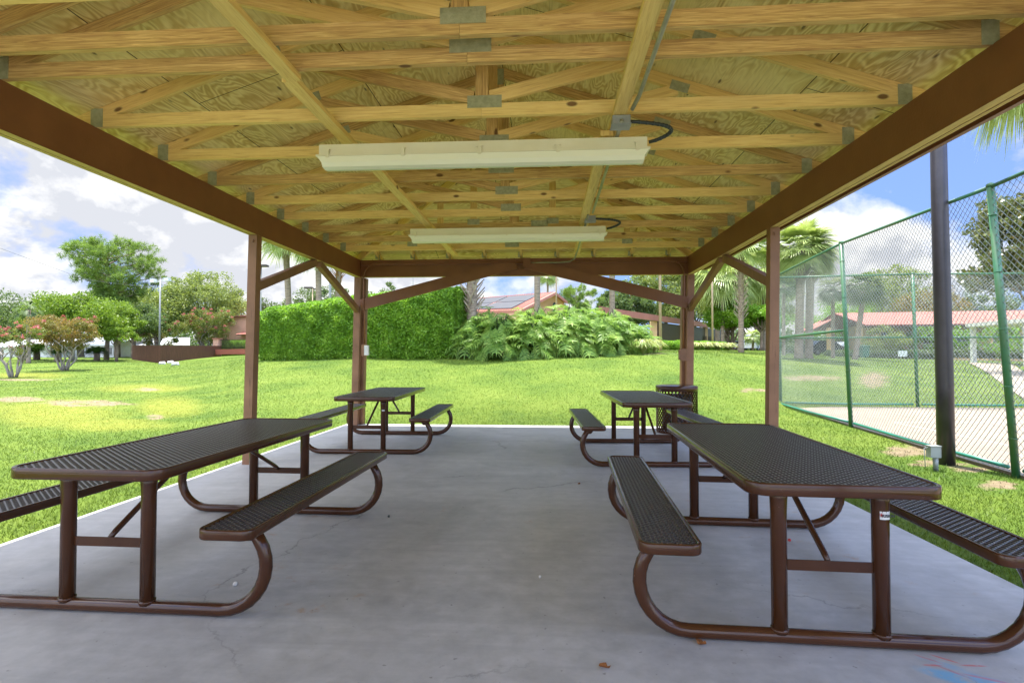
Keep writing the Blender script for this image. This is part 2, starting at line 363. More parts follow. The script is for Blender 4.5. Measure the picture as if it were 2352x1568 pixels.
# ------------------------------------------------------------------ mesh helpers
class MB:
    def __init__(s): s.v = []; s.f = []; s.uv = []; s.mi = []; s.m = 0
    def face(s, idx, uv=None): s.f.append(tuple(idx)); s.uv.append(uv); s.mi.append(s.m)
    def quad(s, a, b, c, d, uv=None):
        n = len(s.v); s.v += [tuple(a), tuple(b), tuple(c), tuple(d)]; s.face((n, n+1, n+2, n+3), uv); return s
    def box(s, lo, hi):
        x0, y0, z0 = lo; x1, y1, z1 = hi
        return s.beam(((x0+x1)/2, y0, (z0+z1)/2), ((x0+x1)/2, y1, (z0+z1)/2), x1-x0, z1-z0, (0, 0, 1))
    def beam(s, p0, p1, w, h, up=(0, 0, 1), mats=None, taper=1.):
        """rectangular bar from p0 to p1, h along up, w across"""
        p0 = Vector(p0); p1 = Vector(p1); d = (p1-p0); ln = d.length; d = d/ln
        up = Vector(up); sd = d.cross(up)
        if sd.length < 1e-5: sd = d.cross(Vector((1, 0, 0)))
        sd.normalize(); u = sd.cross(d)
        n = len(s.v); o = random.random()*40
        for p, k in ((p0, 1), (p1, taper)):
            for a, b in ((-1, -1), (1, -1), (1, 1), (-1, 1)): s.v.append(tuple(p+sd*(a*w/2*k)+u*(b*h/2*k)))
        q = [(n, n+4, n+5, n+1), (n+1, n+5, n+6, n+2), (n+2, n+6, n+7, n+3), (n+3, n+7, n+4, n)]
        dim = [w, h, w, h]; m0 = s.m; off = 0
        for k, (fc, dm) in enumerate(zip(q, dim)):
            if mats: s.m = mats[k]
            s.face(fc, [(o, o*.37+off), (o+ln, o*.37+off), (o+ln, o*.37+off+dm), (o, o*.37+off+dm)])
            off += dm
        s.m = m0
        s.face((n, n+1, n+2, n+3), [(o, 0), (o, w), (o+h, w), (o+h, 0)]); s.face((n+7, n+6, n+5, n+4), [(o, 0), (o, w), (o+h, w), (o+h, 0)])
        return s
    def tube(s, pts, r, n=10, caps=True, flat=None):
        pts = [Vector(p) for p in pts]
        rs = r if isinstance(r, (list, tuple)) else [r]*len(pts)
        rings = []; up = None
        for i, p in enumerate(pts):
            t = (pts[min(i+1, len(pts)-1)]-pts[max(i-1, 0)]).normalized()
            if up is None:
                up = Vector((0, 0, 1)) if abs(t.z) < .9 else Vector((0, 1, 0))
            a = t.cross(up).normalized(); up = a.cross(t).normalized()
            k0 = len(s.v)
            for j in range(n):
                th = 2*PI*j/n
                s.v.append(tuple(p+(a*math.cos(th)+up*math.sin(th))*rs[i]))
            rings.append(k0)
        ln = 0
        for i in range(len(rings)-1):
            l2 = ln+(pts[i+1]-pts[i]).length
            for j in range(n):
                j2 = (j+1) % n
                s.face((rings[i]+j, rings[i]+j2, rings[i+1]+j2, rings[i+1]+j), [(ln, j*.05), (ln, j*.05+.05), (l2, j*.05+.05), (l2, j*.05)])
            ln = l2
        if caps:
            s.face(tuple(reversed(range(rings[0], rings[0]+n)))); s.face(tuple(range(rings[-1], rings[-1]+n)))
        return s
    def prism(s, poly, z0, z1):
        n = len(s.v); k = len(poly)
        s.v += [(x, y, z0) for x, y in poly]+[(x, y, z1) for x, y in poly]
        s.face(tuple(reversed(range(n, n+k)))); s.face(tuple(range(n+k, n+2*k)))
        for i in range(k):
            j = (i+1) % k; s.face((n+i, n+j, n+k+j, n+k+i))
        return s
    def build(s, name, mat, parent=None, smooth=False, world=True):
        me = bpy.data.meshes.new(name)
        off = Vector(parent_loc(parent)) if (parent is not None and world) else Vector((0, 0, 0))
        me.from_pydata([(x-off.x, y-off.y, z-off.z) for x, y, z in s.v], [], s.f)
        for m in (mat if isinstance(mat, (list, tuple)) else [mat]): me.materials.append(m)
        if any(s.mi): me.polygons.foreach_set('material_index', s.mi)
        if any(u is not None for u in s.uv):
            ul = me.uv_layers.new(name='UVMap'); flat = []
            for fc, u in zip(s.f, s.uv):
                if u is None or len(u) != len(fc): flat += [0., 0.]*len(fc)
                else:
                    for q in u: flat += [q[0], q[1]]
            ul.data.foreach_set('uv', flat)
        if smooth: me.polygons.foreach_set('use_smooth', [True]*len(s.f))
        me.update()
        o = bpy.data.objects.new(name, me); COL.objects.link(o)
        if parent is not None: o.parent = parent
        return o
def parent_loc(p):
    l = Vector(p.location)
    while p.parent is not None: p = p.parent; l = l+Vector(p.location)
    return l
def fast(name, V, Q, mat, parent=None, off=None, smooth=False, attr=None):
    """V (n,3) float, Q (m,k) int -> mesh object, quick"""
    V = np.asarray(V, dtype=np.float32); Q = np.asarray(Q, dtype=np.int32)
    if off is not None: V = V-np.array(off, dtype=np.float32)
    me = bpy.data.meshes.new(name); k = Q.shape[1]
    me.vertices.add(len(V)); me.vertices.foreach_set('co', V.ravel())
    me.loops.add(Q.size); me.loops.foreach_set('vertex_index', Q.ravel())
    me.polygons.add(len(Q)); me.polygons.foreach_set('loop_start', np.arange(0, Q.size, k, dtype=np.int32))
    me.polygons.foreach_set('loop_total', np.full(len(Q), k, dtype=np.int32))
    if smooth: me.polygons.foreach_set('use_smooth', np.ones(len(Q), dtype=bool))
    me.materials.append(mat); me.update(calc_edges=True)
    if attr is not None:
        a = me.color_attributes.new('wear', 'FLOAT_COLOR', 'POINT'); a.data.foreach_set('color', attr.astype(np.float32).ravel())
    o = bpy.data.objects.new(name, me); COL.objects.link(o)
    if parent is not None: o.parent = parent
    return o
def thing(name, label, cat, loc=(0, 0, 0), rz=0, group=None):
    o = bpy.data.objects.new(name, None); COL.objects.link(o); o.location = loc; o.rotation_euler = (0, 0, rz)
    o.empty_display_size = .2; o['label'] = label; o['category'] = cat
    if group: o['group'] = group
    return o
def tag(o, label, cat, group=None, kind=None):
    o['label'] = label; o['category'] = cat
    if group: o['group'] = group
    if kind: o['kind'] = kind
    return o
def struct(o): o['kind'] = 'structure'; return o
def copy_tree(o, parent=None):
    kids = [c for c in bpy.data.objects if c.parent == o]
    c = o.copy(); COL.objects.link(c); c.parent = parent
    for k in kids: copy_tree(k, c)
    return c
# ------------------------------------------------------------------ leaves (numpy)
def leaves(cen, size, asp=.5, flat=0., droop=None):
    """diamond leaf quads at centres with random orientation"""
    n = len(cen); sz = size*rng.uniform(.7, 1.3, n)[:, None]
    a = rng.normal(size=(n, 3)); a[:, 2] *= (1-flat*.6)
    if droop is not None: a[:, 2] -= droop
    a /= np.linalg.norm(a, axis=1)[:, None]
    nn = rng.normal(size=(n, 3)); nn[:, 2] = np.abs(nn[:, 2])+flat*2
    b = np.cross(nn, a); b /= np.linalg.norm(b, axis=1)[:, None]+1e-9
    V = np.stack([cen-a*sz*.5, cen+b*sz*asp*.5, cen+a*sz*.5, cen-b*sz*asp*.5], 1).reshape(-1, 3)
    return V, np.arange(4*n).reshape(n, 4)
def clumps(centres, radii, per, squash=.75, shell=.5):
    out = []
    for c, r in zip(centres, radii):
        k = int(per)
        d = rng.normal(size=(k, 3)); d /= np.linalg.norm(d, axis=1)[:, None]
        rad = (shell+(1-shell)*rng.random(k))**1.0*r*rng.uniform(.75, 1.1, k)
        p = d*rad[:, None]; p[:, 2] *= squash
        out.append(p+np.array(c))
    return np.concatenate(out)
def crown_points(R, Hh, ncl, rcl, per, shape='dome', seedoff=0, bottom=.25):
    """clumps in an irregular crown: R radius, Hh height, centred at origin base z=0"""
    cs, rs = [], []
    t = 0
    while len(cs) < ncl and t < 9000:
        t += 1
        p = rng.uniform(-1, 1, 3)
        if shape == 'dome': ok = p[0]**2+p[1]**2+((p[2]+bottom)/(1+bottom))**2 < 1 and p[2] > -bottom*1.6
        elif shape == 'vase': ok = math.hypot(p[0], p[1]) < .45+.55*(p[2]*.5+.5) and (p[2] < .95-.55*(p[0]**2+p[1]**2))
        elif shape == 'cone': ok = math.hypot(p[0], p[1]) < (1-(p[2]*.5+.5))*.9+.1
        else: ok = (p**2).sum() < 1
        if not ok: continue
        if (np.array(p)**2).sum() < .16 and rng.random() < .7: continue
        cs.append((p[0]*R, p[1]*R, (p[2]*.5+.5)*Hh)); rs.append(rcl*rng.uniform(.6, 1.3))
    return cs, rs, clumps(cs, rs, per)
def limb(mb, p0, p1, r0, r1, wob=.1, n=6, seg=7):
    p0 = Vector(p0); p1 = Vector(p1); ln = (p1-p0).length
    pts = []
    for i in range(n+1):
        t = i/n; q = p0.lerp(p1, t)
        if 0 < i < n: q += Vector((random.uniform(-1, 1), random.uniform(-1, 1), random.uniform(-.5, .5)))*wob*ln*.35
        q.z += math.sin(t*PI)*ln*.04
        pts.append(q)
    mb.tube(pts, [r0+(r1-r0)*i/n for i in range(n+1)], seg, True); return pts
def tree(name, label, px, d, ytop, R, kind='oak', mat='lf_oak', trunk_h=.3, leaf=.16, n=60, per=170, rcl=None, tr=.2, group=None, bark='trunk', extra=None, shape='dome', zb=None, cat='tree'):
    b = base(px, d)
    if zb is not None: b.z = zb
    top = W(px, ytop, d).z; Ht = top-b.z
    root = thing(name, label, cat, b, 0, group)
    hh = Ht*(1-trunk_h); z0 = Ht*trunk_h
    cs, rs, P = crown_points(R, hh, n, rcl or R*.27, per, shape)
    P[:, 2] += z0
    V, Q = leaves(P, leaf, .55)
    fast('crown', V, Q, M[mat], root)
    mb = MB()
    limb(mb, (0, 0, -.1), (random.uniform(-.15, .15)*R*.3, 0, z0+hh*.45), tr, tr*.45, .05)
    for c in random.sample(list(cs), min(12, len(cs))):
        zz_ = z0*random.uniform(.75, 1.)+hh*random.uniform(0, .15)
        limb(mb, (0, 0, zz_), (c[0]*.9, c[1]*.9, c[2]+z0), tr*.4, tr*.07, .14, 5, 5)
    mb.build('trunk', M[bark], root, True, world=False)
    if extra: extra(root, cs, z0, hh)
    return root
# ================================================================== GROUND
def wear(P):
    """per point (dirt, yellow): bare and dry patches of the lawn"""
    x, y, z = P[:, 0], P[:, 1], P[:, 2]
    px, py = pix(x, y, z)
    c, s = math.cos(YAW), math.sin(YAW); w = -x*s+y*c
    ok = w > 2.5
    def el(cx, cy, rx, ry, soft=.5):
        q = np.sqrt(((px-cx)/rx)**2+((py-cy)/ry)**2)
        return np.clip((1+soft-q)/(2*soft), 0, 1)*ok
    d = np.zeros(len(P)); g = np.zeros(len(P))
    for a in [(40, 917, 85, 8), (200, 926, 120, 9), (335, 894, 40, 5), (352, 957, 26, 8), (1735, 896, 44, 6), (1330, 812, 250, 3.2),
              (2095, 1035, 70, 16), (2235, 1070, 75, 16), (2125, 1062, 40, 10), (1860, 868, 90, 8), (2005, 872, 46, 22), (2290, 1115, 60, 14), (60, 872, 80, 3), (1480, 803, 90, 3)]:
        d = np.maximum(d, el(*a))
    for a in [(330, 892, 130, 11), (120, 950, 190, 38), (390, 935, 90, 28), (250, 975, 160, 18), (-80, 940, 160, 30), (60, 862, 120, 8)]:
        g = np.maximum(g, el(*a)*.8)
    # strip of bare soil along the slab edges
    for q in (np.abs(x-SR-.06), np.abs(x-SL+.05)):
        d = np.maximum(d, np.clip(1-q/.11, 0, 1)*.75*((y > SN) & (y < SF+.1)))
    return np.stack([d, g, np.zeros(len(P)), np.ones(len(P))], 1)
r_ = np.concatenate([[0.], np.geomspace(.8, 120, 330), np.geomspace(125, 3000, 24)])
th_ = np.concatenate([np.arange(-55, 60, .42), np.arange(60, 305, 5.)])*PI/180+0
nt_, nr_ = len(th_), len(r_)
RR, TT = np.meshgrid(r_, th_)
c_, s_ = math.cos(YAW), math.sin(YAW)
uu, ww = RR*np.sin(TT), RR*np.cos(TT)
GX, GY = uu*c_-ww*s_, uu*s_+ww*c_
GZ = H(GX.ravel(), GY.ravel()).reshape(GX.shape)
P = np.stack([GX, GY, GZ], 2).reshape(-1, 3)
ii, jj = np.meshgrid(np.arange(nt_), np.arange(nr_-1), indexing='ij')
i2 = (ii+1) % nt_
Q = np.stack([ii*nr_+jj, ii*nr_+jj+1, i2*nr_+jj+1, i2*nr_+jj], 2).reshape(-1, 4)
Q = Q[:, ::-1]
lawn = fast('ground', P, Q, M['lawn'], smooth=True, attr=wear(P)); struct(lawn)
# fence line of the court
def atz(px, py, z=0.): return W(px, py, (HC-z)*F/(py-813))
FP = [W(1786, 927, 13.5), atz(1955, 975), atz(2335, 1085)]
for p in FP: p.z = 0
dv = (FP[2]-FP[1]).normalized(); FP += [FP[2]+dv*3.6, FP[2]+dv*7.4]
FC = FP[0]; FE = W(2700, 936, 13.0); FE.z = 0; FE2 = FE+(FE-FC).normalized()*3.5
# grass blades
def in_court(x, y):
    lx = np.interp(y, [p.y for p in FP[::-1]], [p.x for p in FP[::-1]])
    return (x > lx+.08) & (y < FC.y-.35) & (y > FP[-1].y)
NB = 560000
rr = 1.6*(58/1.6)**(rng.random(NB)**.92)
tt = rng.uniform(-50, 52, NB)*PI/180
bu, bw = rr*np.sin(tt), rr*np.cos(tt)
bx, by = bu*c_-bw*s_, bu*s_+bw*c_
bz = H(bx, by)
keep = ~((bx > SL-.01) & (bx < SR+.015) & (by > SN) & (by < SF+.01)) & ~in_court(bx, by) & ~((bx > -9) & (bx < 7) & (by > -12) & (by < SN-.35))
Bp = np.stack([bx, by, bz], 1)
wr = wear(Bp)
keep &= (rng.random(NB) > np.clip(wr[:, 0]*1.1-.35, 0, .9))
Bp = Bp[keep]; rr = rr[keep]; wr = wr[keep]; n = len(Bp)
hgt = (.026+.0001*rr)*rng.uniform(.5, 1.5, n)*(1-.5*wr[:, 1]); wid = (.0046+.0007*rr)*rng.uniform(.7, 1.3, n)
an = rng.uniform(0, 2*PI, n); ca, sa = np.cos(an), np.sin(an)
lean = rng.uniform(.3, 1.5, n); la = rng.uniform(0, 2*PI, n)
tip = Bp+np.stack([np.cos(la)*lean*hgt, np.sin(la)*lean*hgt, hgt], 1)
A_ = Bp+np.stack([ca*wid/2, sa*wid/2, np.full(n, -.01)], 1); B_ = Bp-np.stack([ca*wid/2, sa*wid/2, np.full(n, .01)], 1)
V = np.stack([A_, B_, tip], 1).reshape(-1, 3)
g = fast('lawn_grass', V, np.arange(3*n).reshape(n, 3), M['blade'], attr=np.repeat(wr, 3, axis=0))
tag(g, 'short bright green grass growing over the lawn round the pavilion', 'grass', kind='stuff')
# slab, court, path
mb = MB(); mb.prism([(SL, SN), (SR, SN), (SR, SF), (SL, SF)], -.16, 0); struct(mb.build('pavilion_floor', M['concrete']))
mb = MB(); far = 26
poly = [(p.x+.02, p.y) for p in FP[::-1]][:-1]+[(FC.x+.15, FC.y-.35), (far, FE.y-.35), (far, FP[-1].y)]
mb.prism(poly, -.3, -.012); struct(mb.build('court', M['court']))
mb = MB(); mb.prism([(-9, -12), (7, -12), (7, SN-.35), (-9, SN-.35)], -.2, -.015); struct(mb.build('added_bounce_pavement', M['bounce_pave']))  # unseen ground behind the camera, added to bounce sunlight up to the ceiling
mb = MB()
def line(p, q, w):
    d = (q-p).normalized(); s = Vector((-d.y, d.x, 0))*w/2
    mb.quad(p-s, q-s, q+s, p+s)
A1, A2, A3 = atz(2053, 968), atz(2700, 969), atz(2332, 1023)
for q in (A1, A2, A3): q.z = -.008
line(A1, A2, .05); line(A1, A3, .05); o = mb.build('court_markings', M['line']); struct(o)
mb = MB()
lft = [G(2224, 834), G(2260, 852), G(2299, 880), G(2330, 903), G(2372, 931)]
rgt = [G(2318, 834), G(2345, 852), G(2400, 880), G(2450, 903), G(2520, 931)]
for i in range(4):
    for k in range(6):
        def pt(i_, a): p = lft[i_].lerp(rgt[i_], a); return Vector((p.x, p.y, h1(p.x, p.y)+.035))
        for j in range(4):
            def q2(t, a): p = pt(i, a).lerp(pt(i+1, a), t); return (p.x, p.y, h1(p.x, p.y)+.035)
            mb.quad(q2(j/4, k/6), q2(j/4, (k+1)/6), q2((j+1)/4, (k+1)/6), q2((j+1)/4, k/6))
struct(mb.build('path', M['path'], smooth=True))
# ================================================================== PAVILION
pav = thing('picnic_pavilion', 'open timber picnic pavilion with brown posts and a bare pine truss roof', 'pavilion', (XC, (YN+YF)/2, 0))
SLP = .333; HWO = (XR-XL)/2+BT; ZT0 = HT+.10
OV = .30                                   # overhang of the deck beyond the beams
def zt(dx): return ZT0+SLP*(HWO-dx)
E0, E1 = XC-HWO-OV, XC+HWO+OV; EN, EF = YN-BT-OV, YF+BT+OV
ZE = zt(HWO+OV); HR = HWO+OV
R0, R1 = EN+HR, EF-HR; ZR = zt(0)
def roof_planes(dz, mbx, ext=0.):
    a = (E0-ext, EN-ext, ZE+dz-ext*SLP); b_ = (E1+ext, EN-ext, ZE+dz-ext*SLP); c = (E1+ext, EF+ext, ZE+dz-ext*SLP); d = (E0-ext, EF+ext, ZE+dz-ext*SLP)
    r0 = (XC, R0, ZR+dz); r1 = (XC, R1, ZR+dz)
    for poly in ((a, d, r1, r0), (b_, r0, r1, c), (a, r0, b_), (d, c, r1)):
        n = len(mbx.v); mbx.v += list(poly)
        if poly[0] == a and len(poly) == 4 or poly[0] == b_: uv = [(p[1]+20.3, (p[0]+20.1)*1.054) for p in poly]
        else: uv = [(p[0]+11.7, (p[1]+20.45)*1.054) for p in poly]
        mbx.face(range(n, n+len(poly)), uv)
dk = MB(); roof_planes(0, dk); roof_planes(.015, dk, .0)
dk.build('roof_deck', M['plywood'], pav)
sh = MB(); roof_planes(.02, sh, .05); roof_planes(.035, sh, .05); sh.build('shingle_covering', M['shingle'], pav)
# fascia boards
for nm_, p, q in (('fascia_board', (E0-.02, EN-.04, 0), (E0-.02, EF+.04, 0)), ('fascia_board', (E1+.02, EN-.04, 0), (E1+.02, EF+.04, 0)),
                  ('fascia_board', (E0, EF+.02, 0), (E1, EF+.02, 0)), ('fascia_board', (E0, EN-.02, 0), (E1, EN-.02, 0))):
    mb = MB(); zc = ZE-.085; mb.beam((p[0], p[1], zc), (q[0], q[1], zc), .038, .165); mb.build(nm_, M['beam'], pav)
# beams: painted faces, raw bottoms with ply lines
def main_beam(name, p, q, inner):
    mb = MB(); p = Vector(p); q = Vector(q); d = (q-p).normalized(); s = d.cross(Vector((0, 0, 1)))
    zc = (HT+HB)/2; h = HT-HB
    for k in (-1, 0, 1):
        o = s*k*(BT/3); dz = 0 if k else -.004
        mb.beam(p+o+Vector((0, 0, zc)), q+o+Vector((0, 0, zc)), BT/3-.003, h+dz, mats=[1, 0, 0, 0])
    return mb.build(name, [M['beam'], M['lumber_raw']], pav)
main_beam('side_beam', (XL-BT/2, YN-BT, 0), (XL-BT/2, YF+BT, 0), 1); main_beam('side_beam', (XR+BT/2, YN-BT, 0), (XR+BT/2, YF+BT, 0), 1)
main_beam('end_beam', (XL+.002, YF+BT/2, 0), (XR-.002, YF+BT/2, 0), 1); main_beam('end_beam', (XL+.002, YN-BT/2, 0), (XR-.002, YN-BT/2, 0), 1)
mb = MB(); mb.beam((XL+.01, YF-.012, HT-.05), (XR-.01, YF-.012, HT-.05), .024, .09); mb.build('ledger', M['beam'], pav)
# posts (leaning a touch, as they do)
LEAN = .018
def post(x, y, w, d, sx=1, top=HB):
    mb = MB(); mb.beam((x-LEAN*top, y, 0.0), (x, y, top), w, d, (0, 1, 0)); 
    mb.tube([(x, y-d/2-.012, top-.07), (x, y-d/2+.01, top-.07)], .018, 6)
    o = mb.build('post', M['post'], pav); return o
for sx, X in ((-1, XL), (1, XR)):
    for Y in (YM, 2*YM-YF): post(X+sx*.050, Y+.06, .098, .11)
    for Y in (YF, YN-.13):
        post(X+sx*.055, Y+.055, .115, .11); post(X+sx*.02, Y+.18, .16, .13)
# knee braces
def kb(p, q, w=.075, h=.10, name='knee_brace', up=(0, 0, 1)):
    mb = MB(); mb.beam(p, q, w, h, up); return mb.build(name, M['post'], pav)
for sx, X in ((-1, XL), (1, XR)):
    x = X+sx*.052
    for y0, y1 in ((YM, 7.65), (YF, 7.78)):
        sg = 1 if y1 > y0 else -1
        kb((x-LEAN*.5, y0+(.115 if sg > 0 else 0)-sg*.01, 2.02), (x, y1, HB-.035))
# long braces at both ends
for Y, sg in ((YF-.028, -1), (YN+.03, 1)):
    for X, sx in ((XL+.02, 1), (XR-.02, -1)):
        mb = MB(); mb.beam((X, Y+sg*.02*(1 if sx > 0 else 1.9), 2.10), (XC+sx*-.08, Y+sg*.02*(1 if sx > 0 else 1.9), 2.80), .034, .19); mb.build('end_brace', M['beam'], pav)
# trusses
CH = .089; CW = .038
ys = [2.378, 2.795, 3.066]+[3.0777+.6878*k for k in range(1, 6)]
ys = sorted(ys+[1.69])
hipY = [YF+BT-HWO]
allY = ys+[3.0777+.6878*k for k in range(6, 9)]+[1.0, .31, -.38]
def plate(tr, x, y, z, w, h, ang=0, side=-1):
    mb = MB(); yy = y+side*(CW/2+.0025); d = Vector((math.cos(ang), 0, math.sin(ang)))*w/2
    p = Vector((x, yy, z)); mb.beam(p-d, p+d, .004, h)
    # punched teeth slots as fine ridges
    for r in range(int(h/.022)):
        u = Vector((-math.sin(ang), 0, math.cos(ang)))*(-h/2+.014+r*.022)
        mb.beam(p-d*.92+u, p+d*.92+u, .0062, .0035)
    return mb.build('nail_plate', M['steel'], tr)
def truss(Y, girder=False):
    far_lim = ZT0+SLP*max(0, min(YF+BT-Y, Y-(YN-BT))) if True else 9
    cap = min(ZR, far_lim)                   # hip plane cuts the top off near the ends
    full = cap > ZR-.02
    xo = HWO; mb = MB(); mm = 'lumber_dark' if int(Y*10) % 3 == 0 else 'lumber'
    mb.beam((XC-xo+.004, Y, HT+CH/2), (XC-.0, Y, HT+CH/2), CW, CH); mb.beam((XC+.002, Y, HT+CH/2), (XC+xo-.004, Y, HT+CH/2), CW, CH)
    dxc = (ZR-cap)/SLP
    for s in (-1, 1):
        x0 = xo+OV-.02; t = CH/2/math.cos(math.atan(SLP))+.003
        mb.beam((XC+s*x0, Y, zt(x0)-t), (XC+s*max(dxc, .01), Y, zt(max(dxc, .01))-t), CW-.002, CH)
    if not full: mb.beam((XC-dxc, Y, cap-CH/2-.004), (XC+dxc, Y, cap-CH/2-.004), CW-.004, CH-.004)
    tr = mb.build('roof_truss', M[mm], pav)
    z0 = HT+CH
    if full:
        for s in (-1, 1):
            mb = MB(); mb.beam((XC+s*.06, Y, z0+.045), (XC+s*1.5, Y, zt(1.5)-.10), CW-.004, CH); mb.build('web', M['lumber' if mm != 'lumber' or s > 0 else 'lumber_dark'], tr, False)
            plate(tr, XC+s*1.52, Y, zt(1.52)-.075, .15, .075, s*-.32)
        mb = MB(); mb.beam((XC, Y, z0), (XC, Y, ZR-.06), CW-.006, CH, (1, 0, 0)); mb.build('king_post', M['lumber_dark'], tr)
        plate(tr, XC+.02, Y, HT+.10, .24, .085); plate(tr, XC, Y, ZR-.10, .09, .15)
    else:
        for s in (-1, 1):
            if dxc > .3:
                mb = MB(); mb.beam((XC+s*dxc*.85, Y, z0), (XC+s*dxc*.85, Y, cap-.09), CW-.006, CH, (1, 0, 0)); mb.build('web', M['lumber'], tr)
                plate(tr, XC+s*dxc*.85, Y, HT+.10, .16, .075)
        mb = MB(); mb.beam((XC, Y, z0), (XC, Y, cap-.09), CW-.006, CH, (1, 0, 0)); mb.build('king_post', M['lumber_dark'], tr)
        plate(tr, XC+(.35 if int(Y) % 2 else -.1), Y, HT+.07, .22, .08)
    for s in (-1, 1): plate(tr, XC+s*(HWO-.115), Y, HT+.065, .09, .135)
    # galvanised hurricane straps on the beam edge
    return tr
for Y in allY: truss(Y)
# jack rafters at both hips
TL = 3.0777+.6878*8
for k in range(9):
    x = XC+(k-4)*.628; dx = abs(x-XC)
    for sgn, ye, yt in ((1, YF+BT, TL), (-1, YN-BT, -.38)):
        run = min(HWO-dx, 1.0 if abs(k-4) > 0 else 1.0)
        if run < .15: continue
        y0 = ye+sgn*(OV-.02); y1 = ye-sgn*min(HWO-dx-.05, abs(ye-yt)-.02)
        zf = lambda y: ZT0+SLP*(sgn*(ye-y))-.052
        mb = MB(); mb.beam((x, y0, zf(y0)), (x, y1, zf(y1)), CW, CH); jr = mb.build('jack_rafter', M['lumber'], pav)
        mb = MB(); mb.beam((x-.03, ye-sgn*BT-sgn*.004, HT+.02), (x-.03, ye-sgn*BT-sgn*.004, HT+.11), .005, .05, (1, 0, 0)); mb.box((x+.021, ye-sgn*.12-.02, HT), (x+.026, ye-sgn*.12+.02, HT+.09)); mb.build('hanger_strap', M['steel'], jr)
for s in (-1, 1):
    for sgn, ye in ((1, YF+BT), (-1, YN-BT)):
        mb = MB(); mb.beam((XC+s*(HWO+OV-.05), ye+sgn*(OV-.05), ZE-.06), (XC+s*.06, ye-sgn*(HWO-.06), ZR-.09), CW, .12); mb.build('hip_rafter', M['lumber'], pav)
# rafter-tail blocks seen from outside are the truss tails; long flat runners under the chords
def runner(x, y0, y1, zo=0, mat='lumber'):
    mb = MB(); mb.beam((x, y0, HT-.021-zo), (x, y1, HT-.021-zo), CH, CW); return mb.build('bottom_chord_runner', M[mat], pav)
runner(-1.50, -.9, 3.12); runner(-1.53, 3.12, 4.62, .0); runner(-1.47, 4.30, 7.3, .040); runner(-1.52, 7.0, 8.9, .0)
runner(.49, -.9, 4.15); runner(.43, 3.95, 6.7, .040); runner(.47, 6.4, 8.9, .0)
# ------------------------------------------------------------------ electrical
def light(d, pxl, pxr, py0, label):
    zt_ = HT-.118; A = W(pxl, py0, d); B = W(pxr, py0, d)
    L_ = 2.42; cx = (A.x+B.x)/2; cy = (A.y+B.y)/2
    root = thing('strip_light', label, 'light fixture', (cx, cy, zt_), 0, 'long strip lights under the roof')
    mb = MB(); h = L_/2
    mb.box((-h+.02, -.07, -.075), (h-.02, .07, 0)); mb.build('housing', M['fix_white'], root, world=False)
    mb = MB()      # gasket lip
    mb.box((-h, -.082, -.088), (h, .082, -.074)); mb.build('gasket_lip', M['fix_white'], root, world=False)
    mb = MB(); n = len(mb.v)
    prof = [(-.076, -.089), (-.070, -.13), (-.050, -.158), (0, -.165), (.050, -.158), (.070, -.13), (.076, -.089)]
    for X, ins in ((-h+.008, 0), (h-.008, 0)):
        for y, z in prof: mb.v.append((X+(0.0 if z > -.1 else (.03 if X < 0 else -.03)), y, z))
    k = len(prof)
    for i in range(k-1): mb.face((n+i, n+k+i, n+k+i+1, n+i+1))
    mb.face((n, n+k-1, n+2*k-1, n+k)); mb.face(tuple(range(n, n+k))); mb.face(tuple(reversed(range(n+k, n+2*k))))
    mb.build('diffuser', M['diff'], root, world=False)
    for q in (-1.12, -.56, 0, .56, 1.12):
        for sy in (-1, 1):
            mb = MB(); mb.box((q-.012, sy*.0865-.005, -.10), (q+.012, sy*.0865+.005, -.045)); mb.box((q-.016, sy*.080-.008, -.047), (q+.016, sy*.080+.008, -.038)); mb.build('clip', M['fix_white'], root, world=False)
    return root, cx+h, cy
for d, a, b, py, lab, (bx_, by_) in ((3.98, 722, 1488, 330, 'near cream strip light with clear ribbed cover, larger of the two', (1425, 297)),
                         (6.68, 938, 1392, 533, 'far cream strip light hanging close to the end beam', (1357, 513))):
    root, xe, ye = light(d, a, b, py, lab)
    near = d < 5
    bx0 = .50; by0 = d+.0 if False else (3.74 if near else 6.42)
    jb = thing('junction_box', ('grey metal junction box above the %s strip light' % ('near' if near else 'far')), 'electrical box', (bx0, by0, HT-.10), 0, 'grey junction boxes on the conduit')
    mb = MB(); mb.box((-.06, -.05, 0), (.06, .05, .055)); mb.build('box_body', M['box_grey'], jb, world=False)
    mb = MB(); mb.box((-.066, -.056, -.008), (.066, .056, 0)); mb.build('cover', M['box_grey'], jb, world=False)
    mb = MB(); p0 = Vector((bx0+.06, by0, HT-.07)); p1 = Vector((xe, ye-.02, HT-.14))
    pts = []
    for i in range(17):
        t = i/16; q = p0.lerp(p1, t); q.x += math.sin(t*PI)**.8*.20+(.06*t*(1-t)); q.z += .02*math.sin(t*PI)
        pts.append(q)
    mb.tube(pts, .0125, 8)
    for i in range(1, 16): mb.tube([pts[i]-(pts[i+1]-pts[i]).normalized()*.006, pts[i]+(pts[i+1]-pts[i]).normalized()*.006], .0145, 8)
    tag(mb.build('flexible_cable', M['cable'], smooth=True), 'black flexible cable looping from the junction box to the %s strip light' % ('near' if near else 'far'), 'cable', 'black light cables')
mb = MB(); xx = .57
mb.tube([(xx, -.8, HT-.053), (xx, 3.4, HT-.053), (xx-.02, 3.55, HT-.07)], .0135, 8)
tag(mb.build('conduit', M['conduit'], smooth=True), 'near thin grey conduit running along the right hand roof runner', 'conduit')
mb = MB(); mb.tube([(.50, 3.68, HT-.09), (.50, 4.1, HT-.095), (.50, 6.05, HT-.095)], .0135, 8)
tag(mb.build('conduit', M['conduit'], smooth=True), 'middle length of grey conduit between the two junction boxes', 'conduit')
